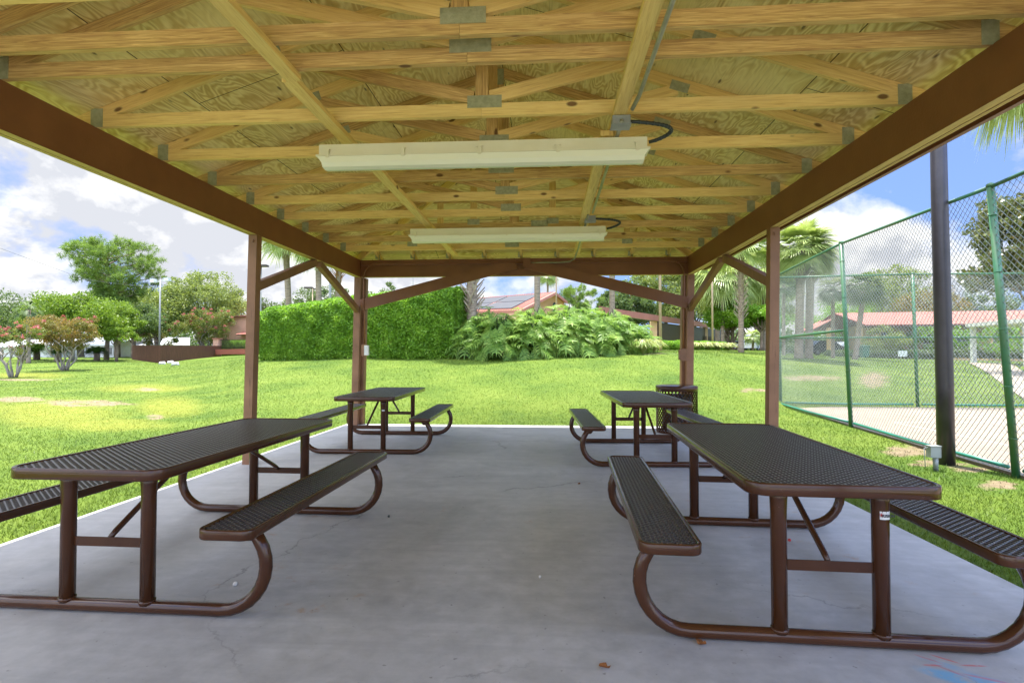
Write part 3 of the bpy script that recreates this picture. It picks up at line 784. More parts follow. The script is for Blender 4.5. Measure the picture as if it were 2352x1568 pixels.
jx = W(1210, 603, 9.33); jx.y = YF-.075
mb = MB(); mb.tube([(.46, 6.18, HT-.09), (.46, 8.2, HT-.08), (.45, 9.1, HT-.07), (.38, 9.33, jx.z+.01), (.2, YF-.075, jx.z), (jx.x+.07, YF-.075, jx.z)], .0135, 8)
tag(mb.build('conduit', M['conduit'], smooth=True), 'grey conduit dropping from the far strip light to the end beam box', 'conduit')
jb = thing('junction_box', 'brown painted junction box at the middle of the end beam', 'electrical box', (jx.x, YF-.02, jx.z))
mb = MB(); mb.box((-.06, -.10, -.07), (.06, -.052, .07)); mb.build('box_body', M['beam'], jb, world=False)
mb = MB(); mb.box((-.066, -.106, -.076), (.066, -.1, .076)); mb.build('cover', M['beam'], jb, world=False)
for sx, X, px1, zb_, lab in ((-1, XL+.05, 0, 1.30, 'left'), (1, XR-.05, 0, 1.22, 'right')):
    mb = MB(); y = YF-.068; z = jx.z+.01; pts = [(jx.x+sx*.066, y, z), (X-sx*.25, y, z-.0)]
    for i in range(1, 7):
        a = i/6*PI/2; pts.append((X-sx*.25+sx*.22*math.sin(a), y, z-.22+.22*math.cos(a)))
    pts += [(X-sx*.03, y, 2.15), (X-sx*.05, y+.01, 1.95), (X-sx*.05, y+.01, zb_+.12)]
    mb.tube(pts, .0135, 8)
    for q in (2.0, 1.8, 1.6): mb.tube([(X-sx*.05-.022, y+.012, q), (X-sx*.05+.022, y+.012, q)], .008, 6)
    tag(mb.build('conduit', M['beam'], smooth=True), 'brown painted conduit running down the far %s post' % lab, 'conduit')
    ob = thing('outlet_box', '%s outlet box on the far %s post' % (('pale grey' if sx < 0 else 'brown painted'), lab), 'outlet box', (X-sx*.05, YF-.05, zb_), 0)
    mt = M['box_grey'] if sx < 0 else M['post']
    mb = MB(); mb.box((-.045, -.05, -.09), (.045, .02, .11)); mb.build('box_body', M['post'], ob, world=False)
    mb = MB(); mb.box((-.035+.045*-sx, -.062, -.075), (.035+.045*-sx, -.0, .095)); mb.build('cover', M['sticker'] if sx < 0 else M['post'], ob, world=False)
# ================================================================== TABLES
TL_, TW, TH = 1.988, .762, .7206
def rrect(w, l, r, n=7):
    pts = []
    for cx, cy, a0 in ((w/2-r, l/2-r, 0), (-w/2+r, l/2-r, 90), (-w/2+r, -l/2+r, 180), (w/2-r, -l/2+r, 270)):
        for i in range(n+1):
            a = math.radians(a0+90*i/n); pts.append((cx+r*math.cos(a), cy+r*math.sin(a)))
    return pts
def inset(w, l, r, o): return rrect(w-2*o, l-2*o, max(r-o, .01))
def rim(mb, w, l, r, z, hgt):
    prof = [(.020, -.004), (.016, -.001), (.006, 0), (.002, -.002), (0, -.006), (0, -hgt+.006), (.003, -hgt), (.008, -hgt), (.009, -hgt+.02), (.020, -hgt+.02)]
    rings = [inset(w, l, r, o) for o, _ in prof]; k = len(rings[0]); n = len(mb.v)
    for rg, (o, dz) in zip(rings, prof): mb.v += [(x, y, z+dz) for x, y in rg]
    m_ = len(prof)
    for a in range(m_):
        b_ = (a+1) % m_
        for i in range(k):
            j = (i+1) % k; mb.face((n+a*k+i, n+b_*k+i, n+b_*k+j, n+a*k+j))
def inside(x, y, w, l, r):
    ax, ay = abs(x), abs(y)
    if ax > w/2 or ay > l/2: return False
    if ax > w/2-r and ay > l/2-r: return math.hypot(ax-w/2+r, ay-l/2+r) < r
    return True
def expanded(w, l, r, z, name, dx=.042, dy=.034, th=.0062):
    """expanded metal: diamond strands clipped to the rounded rectangle"""
    V = []; Q = []
    wi, li, ri = w-.036, l-.036, max(r-.018, .01)
    nx = int(wi/dx)+2; ny = int(li/dy)+2
    def seg(p, q, k=0):
        if not (inside(p[0], p[1], wi, li, ri) and inside(q[0], q[1], wi, li, ri)): return
        d = (q-p); d = d/np.linalg.norm(d); s = np.array([-d[1], d[0], 0])*th/2; s = s if s[1] > 0 else -s
        up = np.array([0, 0, .009])
        n = len(V); tilt = np.array([0, 0, .0005])
        V.extend([p-s, p+s+tilt, q+s+tilt, q-s, p-s-up, p+s-up, q+s-up, q-s-up])
        Q.extend([(n, n+3, n+2, n+1), (n+4, n+5, n+6, n+7), (n, n+4, n+7, n+3), (n+1, n+2, n+6, n+5)])
    for i in range(-nx, nx+1):
        for j in range(-ny, ny+1):
            if (i+j) % 2: continue
            a = np.array([i*dx/2, j*dy/2, z])
            for sy_ in (-1, 1):
                q = np.array([a[0]+dx/2, a[1]+sy_*dy/2, z]); seg(a+(dx*.13, 0, 0), q-(dx*.13, 0, 0), sy_)
            seg(a-(dx*.14, 0, 0), a+(dx*.14, 0, 0), 0)
    return V, Q
def make_table():
    root = thing('picnic_table', 'x', 'picnic table', (0, 0, 0), 0, 'brown expanded metal picnic tables on the slab')
    mb = MB(); rim(mb, TW, TL_, .085, TH, .052)
    tp = mb.build('tabletop', M['coat'], root, True, world=False)
    V, Q = expanded(TW, TL_, .085, TH-.006, 'm'); fast('mesh_panel', V, Q, M['mesh'], tp)
    for sx in (-1, 1):
        mb = MB(); rim(mb, .262, TL_, .055, .462, .046)
        bn = mb.build('bench_seat', M['coat'], root, True, world=False); bn.location = (sx*.69, 0, 0)
        V, Q = expanded(.262, TL_, .055, .456, 'm'); fast('mesh_panel', V, Q, M['mesh'], bn)
    fy = TL_/2-.177; R = .0305
    for sy in (-1, 1):
        mb = MB(); half = []
        half.append((0.0, 0.032)); half.append((.585, 0.032))
        for i in range(1, 10):
            a = i/9*math.radians(112); half.append((.585+.215*math.sin(a), .247-.215*math.cos(a)))
        x9, z9 = half[-1]; half += [(x9-.03, z9+.055), (.725, .385), (.70, .425)]
        pts = [(-x, sy*fy, z) for x, z in reversed(half[1:])]+[(x, sy*fy, z) for x, z in half]
        rs = [R]*len(pts); rs[0] = rs[-1] = R*1.15
        mb.tube(pts, rs, 12); fr = mb.build('bench_frame', M['coat'], root, True, world=False)
        for sx in (-1, 1):
            mb = MB(); x = sx*.207
            mb.tube([(x, sy*fy, .045), (x, sy*fy, .56), (x, sy*fy, .62), (x, sy*fy, .672)], [.0335, .0335, .036, .041], 14)
            mb.tube([(x, sy*fy, .052), (x, sy*fy, .066)], .037, 14)
            mb.build('leg', M['coat'], root, True, world=False)
        mb = MB(); mb.beam((-.207, sy*fy, .335), (.207, sy*fy, .335), .006, .045); mb.build('cross_bar', M['coat'], root, world=False)
        mb = MB(); mb.tube([(0, sy*(fy-.012), .35), (0, sy*(fy-.05), .375), (0, sy*.24, .655), (0, sy*.20, .672)], [.012, .0145, .0145, .012], 8)
        mb.build('diagonal_brace', M['coat'], root, True, world=False)
    for y in (-.5, 0, .5):
        mb = MB(); mb.beam((-TW/2+.02, y, TH-.028), (TW/2-.02, y, TH-.028), .03, .02); mb.build('support_bar', M['coat'], tp, world=False)
    return root
proto = make_table()
TBL = [((1.2384, 3.2666, -.0415), 'near right picnic table with a white lettered sticker on its front leg'),
       ((-2.112, 3.3576, -.0186), 'near left picnic table, its outer bench cut off by the left edge'),
       ((1.1575, 6.9549, .0331), 'far right picnic table standing in front of the mesh trash can'),
       ((-2.2666, 7.5243, .0217), 'far left picnic table beside the far left post')]
tabs = []
for i, ((x, y, r), lab) in enumerate(TBL):
    o = proto if i == 0 else copy_tree(proto)
    tabs.append(o)
for o, ((x, y, r), lab) in zip(tabs, TBL): o.location = (x, y, .0); o.rotation_euler = (0, 0, r); o['label'] = lab
def text_mesh(txt, size, mat, parent, loc, rot, name='lettering', bold=True):
    cu = bpy.data.curves.new('t', 'FONT'); cu.body = txt; cu.size = size; cu.extrude = .0004; cu.align_x = 'CENTER'
    if bold: cu.offset = size*.025
    t = bpy.data.objects.new('t', cu); COL.objects.link(t)
    dg = bpy.context.evaluated_depsgraph_get(); me = bpy.data.meshes.new_from_object(t.evaluated_get(dg))
    bpy.data.objects.remove(t); me.materials.clear(); me.materials.append(mat); me.name = name
    o = bpy.data.objects.new(name, me); COL.objects.link(o); o.parent = parent; o.location = loc; o.rotation_euler = rot; return o
def sticker(tb, x, z, w, h, txt=None):
    fy = -(TL_/2-.177); mb = MB(); n0 = 9; ang0 = -PI/2; R = .0342
    for i in range(n0):
        pass
    v0 = len(mb.v)
    for i in range(n0+1):
        a = ang0+(-.5+i/n0)*w/R+.25
        for q in (z-h/2, z+h/2): mb.v.append((x+R*math.cos(a), fy+R*math.sin(a), q))
    for i in range(n0): mb.face((v0+2*i, v0+2*i+2, v0+2*i+3, v0+2*i+1))
    s = mb.build('sticker', M['sticker'], tb, world=False)
    if txt:
        text_mesh(txt, .0165, M['ink'], s, (x+.014, fy-.0352, z-.006), (PI/2, 0, .15))
        mb = MB(); c = Vector((x-.012, fy-.0365, z+.003)); st = []
        for i in range(10):
            a = i*PI/5+.3; q = .011 if i % 2 == 0 else .004; st.append((c.x+q*math.cos(a), c.y, c.z+q*math.sin(a)))
        v0 = len(mb.v); mb.v += st; mb.face(range(v0, v0+10)); mb.build('star_emblem', M['ink_red'], s, world=False)
sticker(tabs[0], .207, .565, .052, .034, 'FUSION')
sticker(tabs[3], .207, .545, .035, .016); sticker(tabs[2], -.207, .62, .03, .022)
# ------------------------------------------------------------------ trash can
tc_ = W(1554, 900, 8.75)
root = thing('trash_can', 'round brown expanded metal trash can beside the far right post', 'trash can', (tc_.x, tc_.y, 0))
mb = MB(); R = .315
mb.tube([(0, 0, 0), (0, 0, .03)], R, 40, caps=False); mb.build('base_ring', M['coat'], root, True, world=False)
mb = MB(); mb.tube([(0, 0, .66), (0, 0, .733), (0, 0, .742), (0, 0, .755)], [R+.012, R+.012, R, R-.08], 40, caps=True)
mb.build('lid', M['coat'], root, True, world=False)
V = []; Q = []; na, nz_ = 36, 9; hz = .66/nz_
for i in range(na*2):
    for j in range(nz_*2):
        if (i+j) % 2: continue
        a = i*PI/na; z = .02+j*hz/2
        for s in (-1, 1):
            a2 = a+s*PI/na; z2 = z+hz/2; w = .017
            p = np.array([R*math.cos(a), R*math.sin(a), z]); q = np.array([R*math.cos(a2), R*math.sin(a2), z2])
            if z2 > .68: continue
            t = np.array([-math.sin(a), math.cos(a), 0])*w/2; nn_ = np.array([math.cos(a), math.sin(a), 0])*.004
            n = len(V); V += [p-t+nn_, p+t-nn_, q+t-nn_, q-t+nn_]; Q.append((n, n+1, n+2, n+3))
fast('mesh_body', V, Q, M['coat'], root)
mb = MB(); mb.tube([(0, 0, .04), (0, 0, .60)], R-.09, 30); mb.build('liner', M['cable'], root, True, world=False)
# debris on the floor
for px, py, sz, mt, nme, lab in ((1610, 1470, .035, 'leaf_dry', 'dry_leaf', 'crumpled orange brown leaf beside the near right table pipe'),
                       (1387, 1524, .028, 'leaf_dry', 'dry_leaf', 'small dark dead leaf in the middle foreground of the slab'),
                       (1330, 1110, .02, 'leaf_dry', 'dry_leaf', 'tiny leaf lying between the benches right of centre'),
                       (1518, 1178, .024, 'leaf_dry', 'dry_leaf', 'curled leaf under the near right table bench')):
    p = atz(px, py); mb = MB(); n = 10; r0 = random.random()*6; v0 = 0
    mb.v.append((p.x, p.y, .004))
    for i in range(n):
        a = r0+i*2*PI/n; q = sz*(.5+.5*abs(math.cos(a-r0)))*random.uniform(.7, 1.1)
        mb.v.append((p.x+q*math.cos(a), p.y+q*math.sin(a), .004+random.random()*.014))
    for i in range(n): mb.face((0, 1+i, 1+(i+1) % n))
    tag(mb.build(nme, M[mt]), lab, 'leaf', 'dry leaves on the slab')
for px, py, r, mt, nme, lab, cat in ((893, 1184, .010, 'cable', 'pebble', 'small black pebble on the slab right of the near left bench', 'pebble'),
                        (1813, 1238, .011, 'red_plastic', 'bottle_cap', 'small red cap under the near right table', 'bottle cap'),
                        (1240, 1320, .008, 'rock', 'pebble', 'tiny pale stone in the middle of the slab', 'pebble'),
                        (540, 1338, .013, 'rock', 'pebble', 'pale flake of stone beside the near left table pipe', 'pebble')):
    p = atz(px, py); mb = MB(); mb.tube([(p.x, p.y, 0.0), (p.x, p.y, r*.5), (p.x+r*.1, p.y, r*1.2), (p.x+r*.1, p.y, r*1.5)], [r*.8, r, r*.8, r*.3], 9)
    tag(mb.build(nme, M[mt], smooth=True), lab, cat)
# ================================================================== FENCES, POLE
def fence(name, label, pts, topz, group, midr=0):
    """chain link: pts = list of (base, top) vectors at the posts"""
    root = thing(name, label, 'fence', pts[0][0], 0, group)
    for i, (b_, t) in enumerate(pts):
        mb = MB(); r = .036; mb.tube([b_-Vector((0, 0, .1)), t], r, 10); mb.tube([t, t+Vector((0, 0, .03)), t+Vector((0, 0, .045))], [r*1.12, r*1.1, .012], 10)
        for q in (.12, .3, .5, .7, .9):
            c = b_.lerp(t, q); mb.tube([c-Vector((0, 0, .006)), c+Vector((0, 0, .006))], r+.006, 10)
        mb.build('fence_post', M['green_pipe'], root, True)
    V = []; Q = []
    A = .083; B = .078; th = .0032
    s0 = 0
    for (b0, t0), (b1, t1) in zip(pts[:-1], pts[1:]):
        for q, mt in ((1., 'top_rail'), (.52, 'mid_rail')):
            if mt == 'mid_rail' and midr and s0 >= midr: continue
            mb = MB(); mb.tube([b0.lerp(t0, q), b1.lerp(t1, q)], .022, 8); mb.build(mt, M['green_pipe'], root, True)
        mb = MB(); d = (b1-b0); e = Vector((0, 0, .045)); m_ = b0.lerp(b1, .5)+Vector((0, 0, .03))
        mb.tube([b0+d*.03+e, b0.lerp(b1, .3)+e*.8, m_, b0.lerp(b1, .7)+e*.8, b1-d*.03+e], .021, 8); mb.build('bottom_rail', M['teal_pipe'], root, True)
        s0 += 1; ln = d.length; nw = int(ln/(A/2))
        hgt = ((t0-b0).length+(t1-b1).length)/2-.02; nh = int(hgt/(B/2))
        for i in range(nw):
            for j in range(nh):
                u0 = (i+(j % 2))/nw; u1 = (i+((j+1) % 2))/nw
                v0 = j/nh; v1 = (j+1)/nh
                if u0 > 1 or u1 > 1 or (i % 2): continue
                p = np.array(b0.lerp(b1, u0).lerp(t0.lerp(t1, u0), v0)); q = np.array(b0.lerp(b1, u1).lerp(t0.lerp(t1, u1), v1))
                wob = .012*math.sin(u0*9+v0*5)
                nn_ = np.array([-d.y, d.x, 0])/ln; p = p+nn_*wob; q = q+nn_*wob
                V.append((p, q, nn_)); 
        for i in range(nw):
            if i % 2 == 0: continue
            for j in range(nh):
                u0 = (i+1-(j % 2))/nw; u1 = (i+1-((j+1) % 2))/nw
                v0 = j/nh; v1 = (j+1)/nh
                if u0 > 1 or u1 > 1: continue
                p = np.array(b0.lerp(b1, u0).lerp(t0.lerp(t1, u0), v0)); q = np.array(b0.lerp(b1, u1).lerp(t0.lerp(t1, u1), v1))
                wob = .012*math.sin(u0*9+v0*5); nn_ = np.array([-d.y, d.x, 0])/ln; p = p+nn_*wob; q = q+nn_*wob
                V.append((p, q, nn_))
    P0 = np.array([v[0] for v in V]); P1 = np.array([v[1] for v in V]); NN = np.array([v[2] for v in V])
    d = P1-P0; d /= np.linalg.norm(d, axis=1)[:, None]; s = np.cross(d, NN)
    a = [s*th, (-s*.5+NN*.866)*th, (-s*.5-NN*.866)*th]
    VV = np.stack([P0+a[0], P0+a[1], P0+a[2], P1+a[0], P1+a[1], P1+a[2]], 1).reshape(-1, 3); n = len(P0)
    k = (np.arange(n)*6)[:, None]
    QQ = np.concatenate([k+np.array([[0, 1, 4, 3]]), k+np.array([[1, 2, 5, 4]]), k+np.array([[2, 0, 3, 5]])])
    fast('chain_link_mesh', VV, QQ, M['wire'], root, off=root.location)
    return root
def leanp(p, dx, z): return (p, Vector((p.x+dx, p.y, z)))
fp = [leanp(FP[0], -.03, 3.16), leanp(FP[1], -.125, 3.20), leanp(FP[2], -.20, 3.01), leanp(FP[3], -.2, 3.0)]
fence('chain_link_fence', 'tall green chain link fence slanting past the black pole toward the viewer', fp, 3.1, 'green chain link court fences', 1)
mid = W(2108, 936, 13.1); mid.z = 0; e3 = mid+(FE-FC).normalized()*3.3; e4 = e3+(FE-FC).normalized()*3.3
c0 = FC+Vector((.12, .1, 0)); c0.z = 0
fence('chain_link_fence', 'chain link fence across the far side of the court before the tiled building', [leanp(c0, -.04, 3.15), leanp(mid, -.07, 3.16), leanp(e3, -.07, 3.16), leanp(e4, -.05, 3.16)], 3.1, 'green chain link court fences')
bp = atz(2173, 1056)
root = thing('light_pole', 'thick black round pole standing in the bare soil before the court fence', 'pole', (bp.x, bp.y, 0))
mb = MB(); mb.tube([(0, 0, -.2), (0, 0, .9), (-.02, 0, 3.), (-.03, 0, 7.2)], [.090, .088, .084, .074], 24); mb.build('pole_shaft', M['blackpole'], root, True, world=False)
mb = MB(); mb.box((-.5, -.15, 7.2), (.5, .15, 7.35)); mb.build('lamp_head', M['blackpole'], root, world=False)
eb = W(2140, 1038, 6.1)
root = thing('electric_box', 'small pale grey electric box on a stub beside the black pole', 'electrical box', (eb.x+.02, eb.y, 0))
mb = MB(); mb.box((-.055, -.04, .10), (.055, .04, .225)); mb.box((-.06, -.045, .221), (.06, .045, .23)); mb.build('box_body', M['box_grey'], root, world=False)
mb = MB(); mb.tube([(.02, 0, -.06), (.02, 0, .11)], .026, 12); mb.build('conduit_stub', M['box_grey'], root, True, world=False)
mb = MB(); mb.tube([(-.09, 0, -.02), (-.10, .0, .2), (-.05, 0, .21)], .005, 6); mb.build('ground_wire', M['box_grey'], root, True, world=False)
# ================================================================== HEDGE
def boxhedge(name, label, P, depth, zt0, zt1, leaf, dens, mat, group=None, cat='hedge', bulge=.12):
    """hedge whose front runs through ground points P; tops interpolated"""
    P = [Vector(p) for p in P]; root_p = P[0].copy()
    segs = []; tot = 0
    for a, b_ in zip(P[:-1], P[1:]): segs.append((a, b_, tot, (b_-a).length)); tot += (b_-a).length
    def at(u):
        for a, b_, s0, l in segs:
            if u <= s0+l+1e-6: return a.lerp(b_, (u-s0)/l), (b_-a).normalized()
        return segs[-1][1], (segs[-1][1]-segs[-1][0]).normalized()
    def surf(u, v):   # v 0..1 front bottom->top, 1..1.5 top to the back, 1.5..2.5 back down
        p, d = at(u); nrm = Vector((-d.y, d.x, 0)); ztop = np.interp(u/tot, np.linspace(0, 1, len(zt0)), zt0)
        zb_ = h1(p.x, p.y)
        if v <= 1: q = p+nrm*(.10*math.sin(v*PI)*-1+max(0, v-.9)*2.2); q.z = zb_+(ztop-zb_)*min(v, 1)**.95
        elif v <= 1.5: q = p+nrm*(.22+(v-1)*2*(depth-.44)); q.z = ztop+.03
        else: q = p+nrm*depth; q.z = ztop-(v-1.5)*(ztop-zb_)
        return q
    nU = max(6, int(tot/.25)); vs = [0, .2, .4, .6, .8, .92, 1., 1.25, 1.5, 1.6, 2.0, 2.5]
    mb = MB()
    for i in range(nU+1):
        for v in vs:
            q = surf(tot*i/nU, v); e = 0 if i in (0, nU) else 1
            p, d = at(tot*i/nU); nrm = Vector((-d.y, d.x, 0)); cen = p+nrm*depth/2
            q = q.lerp(Vector((cen.x, cen.y, q.z)), .14); q.z -= .05; mb.v.append(tuple(q))
    k = len(vs)
    for i in range(nU):
        for j in range(k-1): mb.face((i*k+j, (i+1)*k+j, (i+1)*k+j+1, i*k+j+1))
    mb.face(range(0, k)); mb.face(tuple(reversed(range(nU*k, nU*k+k))))
    root = thing(name, label, cat, root_p, 0, group)
    mb.build('inner_growth', M[mat], root)
    cnt = int(dens*tot*3.2*1.5); C_ = []
    for _ in range(cnt):
        u = random.uniform(-.0, 1)*tot; v = random.choice((random.uniform(0, 1), random.uniform(0, 1), random.uniform(.9, 1.5), random.uniform(0, 1), random.uniform(1.5, 2.5)))
        q = surf(u, v)
        lump = .5+.5*math.sin(q.x*5.1+q.z*3.7)*math.sin(q.z*6.3+q.y*2.2+q.x)
        p, d = at(u); nrm = Vector((-d.y, d.x, 0))
        q = q-nrm*(lump*bulge-.02+random.uniform(-.04, .10))*(1 if v < 1 else -.3); q.z += random.uniform(-.03, .09)+(lump*bulge*.6 if v > .9 else 0)
        C_.append(tuple(q))
    for e in (0, 1):        # end faces
        for _ in range(int(cnt*.8*depth/tot)):
            p, d = at(e*tot); nrm = Vector((-d.y, d.x, 0)); ztop = zt0[0] if e == 0 else zt0[-1]; zb_ = h1(p.x, p.y)
            q = p+nrm*random.uniform(0, depth)+d*(random.uniform(-.05, .12)*(1 if e else -1)); q.z = random.uniform(zb_, ztop); C_.append(tuple(q))
    V, Q = leaves(np.array(C_), leaf, .42, flat=.2)
    fast('foliage', V, Q, M[mat], root, off=root_p)
    return root
hp = [base(600, 22.3), base(720, 21.2), base(830, 20.2), base(960, 19.2), base(1045, 18.8)]
tz = [W(600, 714, 22.3).z, W(720, 700, 21.2).z, W(830, 684, 20.2).z, W(960, 672, 19.2).z, W(1070, 664, 18.7).z]
boxhedge('clipped_hedge', 'long tall clipped green hedge on the lawn behind the far left post', hp, 1.3, tz, tz, .10, 1900, 'lf_hedge')
# ================================================================== PHILODENDRONS
def philo_leaf(P0, dirv, ln, V, Q):
    """a big deeply cut drooping leaf; P0 tip of the petiole"""
    d = np.array(dirv, float); d /= np.linalg.norm(d)
    sd = np.cross(d, [0, 0, 1]); sd /= np.linalg.norm(sd)+1e-9; up = np.cross(sd, d)
    n = 9
    def mid(t): return np.array(P0)+d*ln*t+np.array([0, 0, -1])*ln*.38*t*t
    for i in range(n):
        t0 = .03+.9*i/n; t1 = t0+.075; w = ln*.48*math.sin(PI*min(1, .28+.72*(1-t0)))**.8*(.6+.4*(1-abs(t0-.35)))
        for s in (-1, 1):
            a = mid(t0-.02); b_ = mid(t1+.015)
            c = mid(min(1, t0+.12))+sd*s*w*.62+up*w*random.uniform(-.12, .16)
            e = mid(min(1.05, t0+.24))+sd*s*w-np.array([0, 0, w*.30])
            k = len(V); wv = (b_-a)*.26
            V.extend([a, b_*.75+a*.25, c+wv, c-wv]); Q.append((k, k+1, k+2, k+3))
            k = len(V); V.extend([c-wv, c+wv, e+wv*.25, e-wv*.25]); Q.append((k, k+1, k+2, k+3))
            # side lobe
            g_ = c+sd*s*w*.18+d*w*.25-np.array([0, 0, w*.08]); k = len(V); V.extend([c+wv*.6, c+wv*1.4, g_+wv*.2, g_]); Q.append((k, k+1, k+2, k+3))
    a = mid(.85); k = len(V); V.extend([a-sd*ln*.05, mid(1.12), a+sd*ln*.05, mid(.7)]); Q.append((k, k+1, k+2, k+3))
def philo(px, d, ytop, R, label, nl=60, lf=.60):
    nl = int(nl*2.3)
    b_ = base(px, d); Hh = W(px, ytop, d).z-b_.z
    root = thing('philodendron', label, 'plant', b_, 0, 'split leaf philodendrons in the bed beyond the lawn')
    V, Q = [], []; mb = MB()
    for i in range(nl):
        az = random.uniform(0, 2*PI); el = random.random()**.8
        rr_ = R*(.25+.75*math.sin((1-el)*PI/2))*random.uniform(.75, 1.05); zt_ = Hh*(.22+.78*el)*random.uniform(.8, .98)
        base_ = Vector((random.uniform(-.5, .5)*R*.6, random.uniform(-.5, .5)*R*.6, .05))
        tip = Vector((math.cos(az)*rr_*.8, math.sin(az)*rr_*.8, zt_)); tip.z = max(tip.z, .42*lf+.12); m_ = base_.lerp(tip, .5)+Vector((0, 0, .15*Hh))
        mb.tube([base_, m_, tip], [.02, .014, .009], 4, caps=False)
        a2 = az+random.uniform(-.7, .7); philo_leaf(tip, (math.cos(a2)*.75, math.sin(a2)*.75, random.uniform(-1.25, .45)), lf*random.uniform(.55, 1.15), V, Q)
    fast('leaves', V, Q, M['lf_philo'], root); mb.build('stems', M['lf_sago'], root, True, world=False)
for px, d, yt, R, nl, lab in ((1092, 18.9, 722, .75, 50, 'leftmost split leaf philodendron touching the clipped hedge'),
        (1152, 18.4, 716, 1.0, 75, 'split leaf philodendron right in front of the grey booted palm'), (1125, 19.4, 700, 1.1, 55, 'split leaf philodendron growing behind the grey booted palm trunk'),
        (1220, 18.5, 712, 1.15, 80, 'split leaf philodendron in front of the bare palm trunk'), (1230, 19.8, 696, 1.3, 70, 'tall split leaf philodendron below the gabled roof'),
        (1300, 18.7, 710, 1.15, 80, 'split leaf philodendron at the middle of the bed front'), (1325, 20.0, 689, 1.4, 80, 'tallest split leaf philodendron under the open crowned pine'),
        (1378, 18.9, 722, 1.0, 75, 'split leaf philodendron left of the thin palm trunk in the bed front'), (1400, 20.6, 706, 1.05, 65, 'split leaf philodendron around the thin palm trunk base'),
        (1432, 19.4, 743, .8, 62, 'low split leaf philodendron near the right end of the bed'), (1458, 20.3, 740, .7, 46, 'rightmost split leaf philodendron beside the striped grass')):
    philo(px, d, yt, R, lab, nl)
# striped border grasses
def tuft(px, d, h, R, label, mat='lf_stripe', group='striped grass clumps along the low hedge', n=170, cat='grass clump', name='grass_clump'):
    b_ = base(px, d); mb = MB(); mb.v.append((0, 0, 0))
    for i in range(n):
        az = random.uniform(0, 2*PI); l = h*random.uniform(.7, 1.2); out = random.uniform(.25, 1)*R
        o = np.array([math.cos(az), math.sin(az), 0]); sd = np.array([-o[1], o[0], 0])*.018*max(1, d/20)
        p1 = o*out*.55+np.array([0, 0, l]); p2 = o*out*1.15+np.array([0, 0, l*.55])
        k = len(mb.v); mb.v += [tuple(p1+sd), tuple(p1-sd), tuple(p2)]; mb.face((0, k, k+1)); mb.face((k+1, k, k+2))
    o = mb.build(name, M[mat]); o.location = b_
    tag(o, label, cat, group); return o
tuft(1477, 18.6, .45, .6, 'striped grass clump at the right foot of the philodendron bed'); tuft(1502, 19.4, .4, .55, 'striped grass clump just right of the philodendron bed')
for px, lab in ((1604, 'leftmost striped grass clump before the low hedge'), (1627, 'second striped grass clump before the low hedge'), (1650, 'third striped grass clump before the low hedge'), (1673, 'rightmost striped grass clump before the low hedge')):
    tuft(px, 33, .42, .75, lab, n=220)
# low clipped hedges on the right
boxhedge('low_hedge', 'low clipped hedge in front of the red roofed walkway columns', [base(1528, 35.5), base(1600, 35.8), base(1668, 36.5)], 1.0, [W(1528, 787, 35.5).z, W(1600, 788, 35.8).z, W(1668, 790, 36.5).z], 0, .14, 420, 'lf_hedge', 'low clipped hedges')
# ================================================================== PALMS
def frond_fan(V, Q, P0, d, ln, nseg=26, spread=2.5, droop=.5, w=.05):
    d = np.array(d, float); d /= np.linalg.norm(d)
    sd = np.cross(d, [0, 0, 1.]); sd /= np.linalg.norm(sd)+1e-9; up = np.cross(sd, d)
    P0 = np.array(P0, float)
    for i in range(nseg):
        a = (-.5+i/(nseg-1))*spread
        v = d*math.cos(a)+sd*math.sin(a)+up*(.25*abs(math.sin(a)))
        l = ln*(.72+.28*math.cos(a))*random.uniform(.9, 1.05)
        wv = np.cross(v, up); wv /= np.linalg.norm(wv)+1e-9; wv = wv*w*ln
        p1 = P0+v*l*.55; p2 = P0+v*l-np.array([0, 0, 1])*l*droop*random.uniform(.6, 1.2)*.5
        k = len(V); V.extend([P0-wv*.15, P0+wv*.15, p1+wv*.55, p1-wv*.55]); Q.append((k, k+1, k+2, k+3))
        V.extend([p2+wv*.06, p2-wv*.06]); Q.append((k+3, k+2, k+4, k+5))
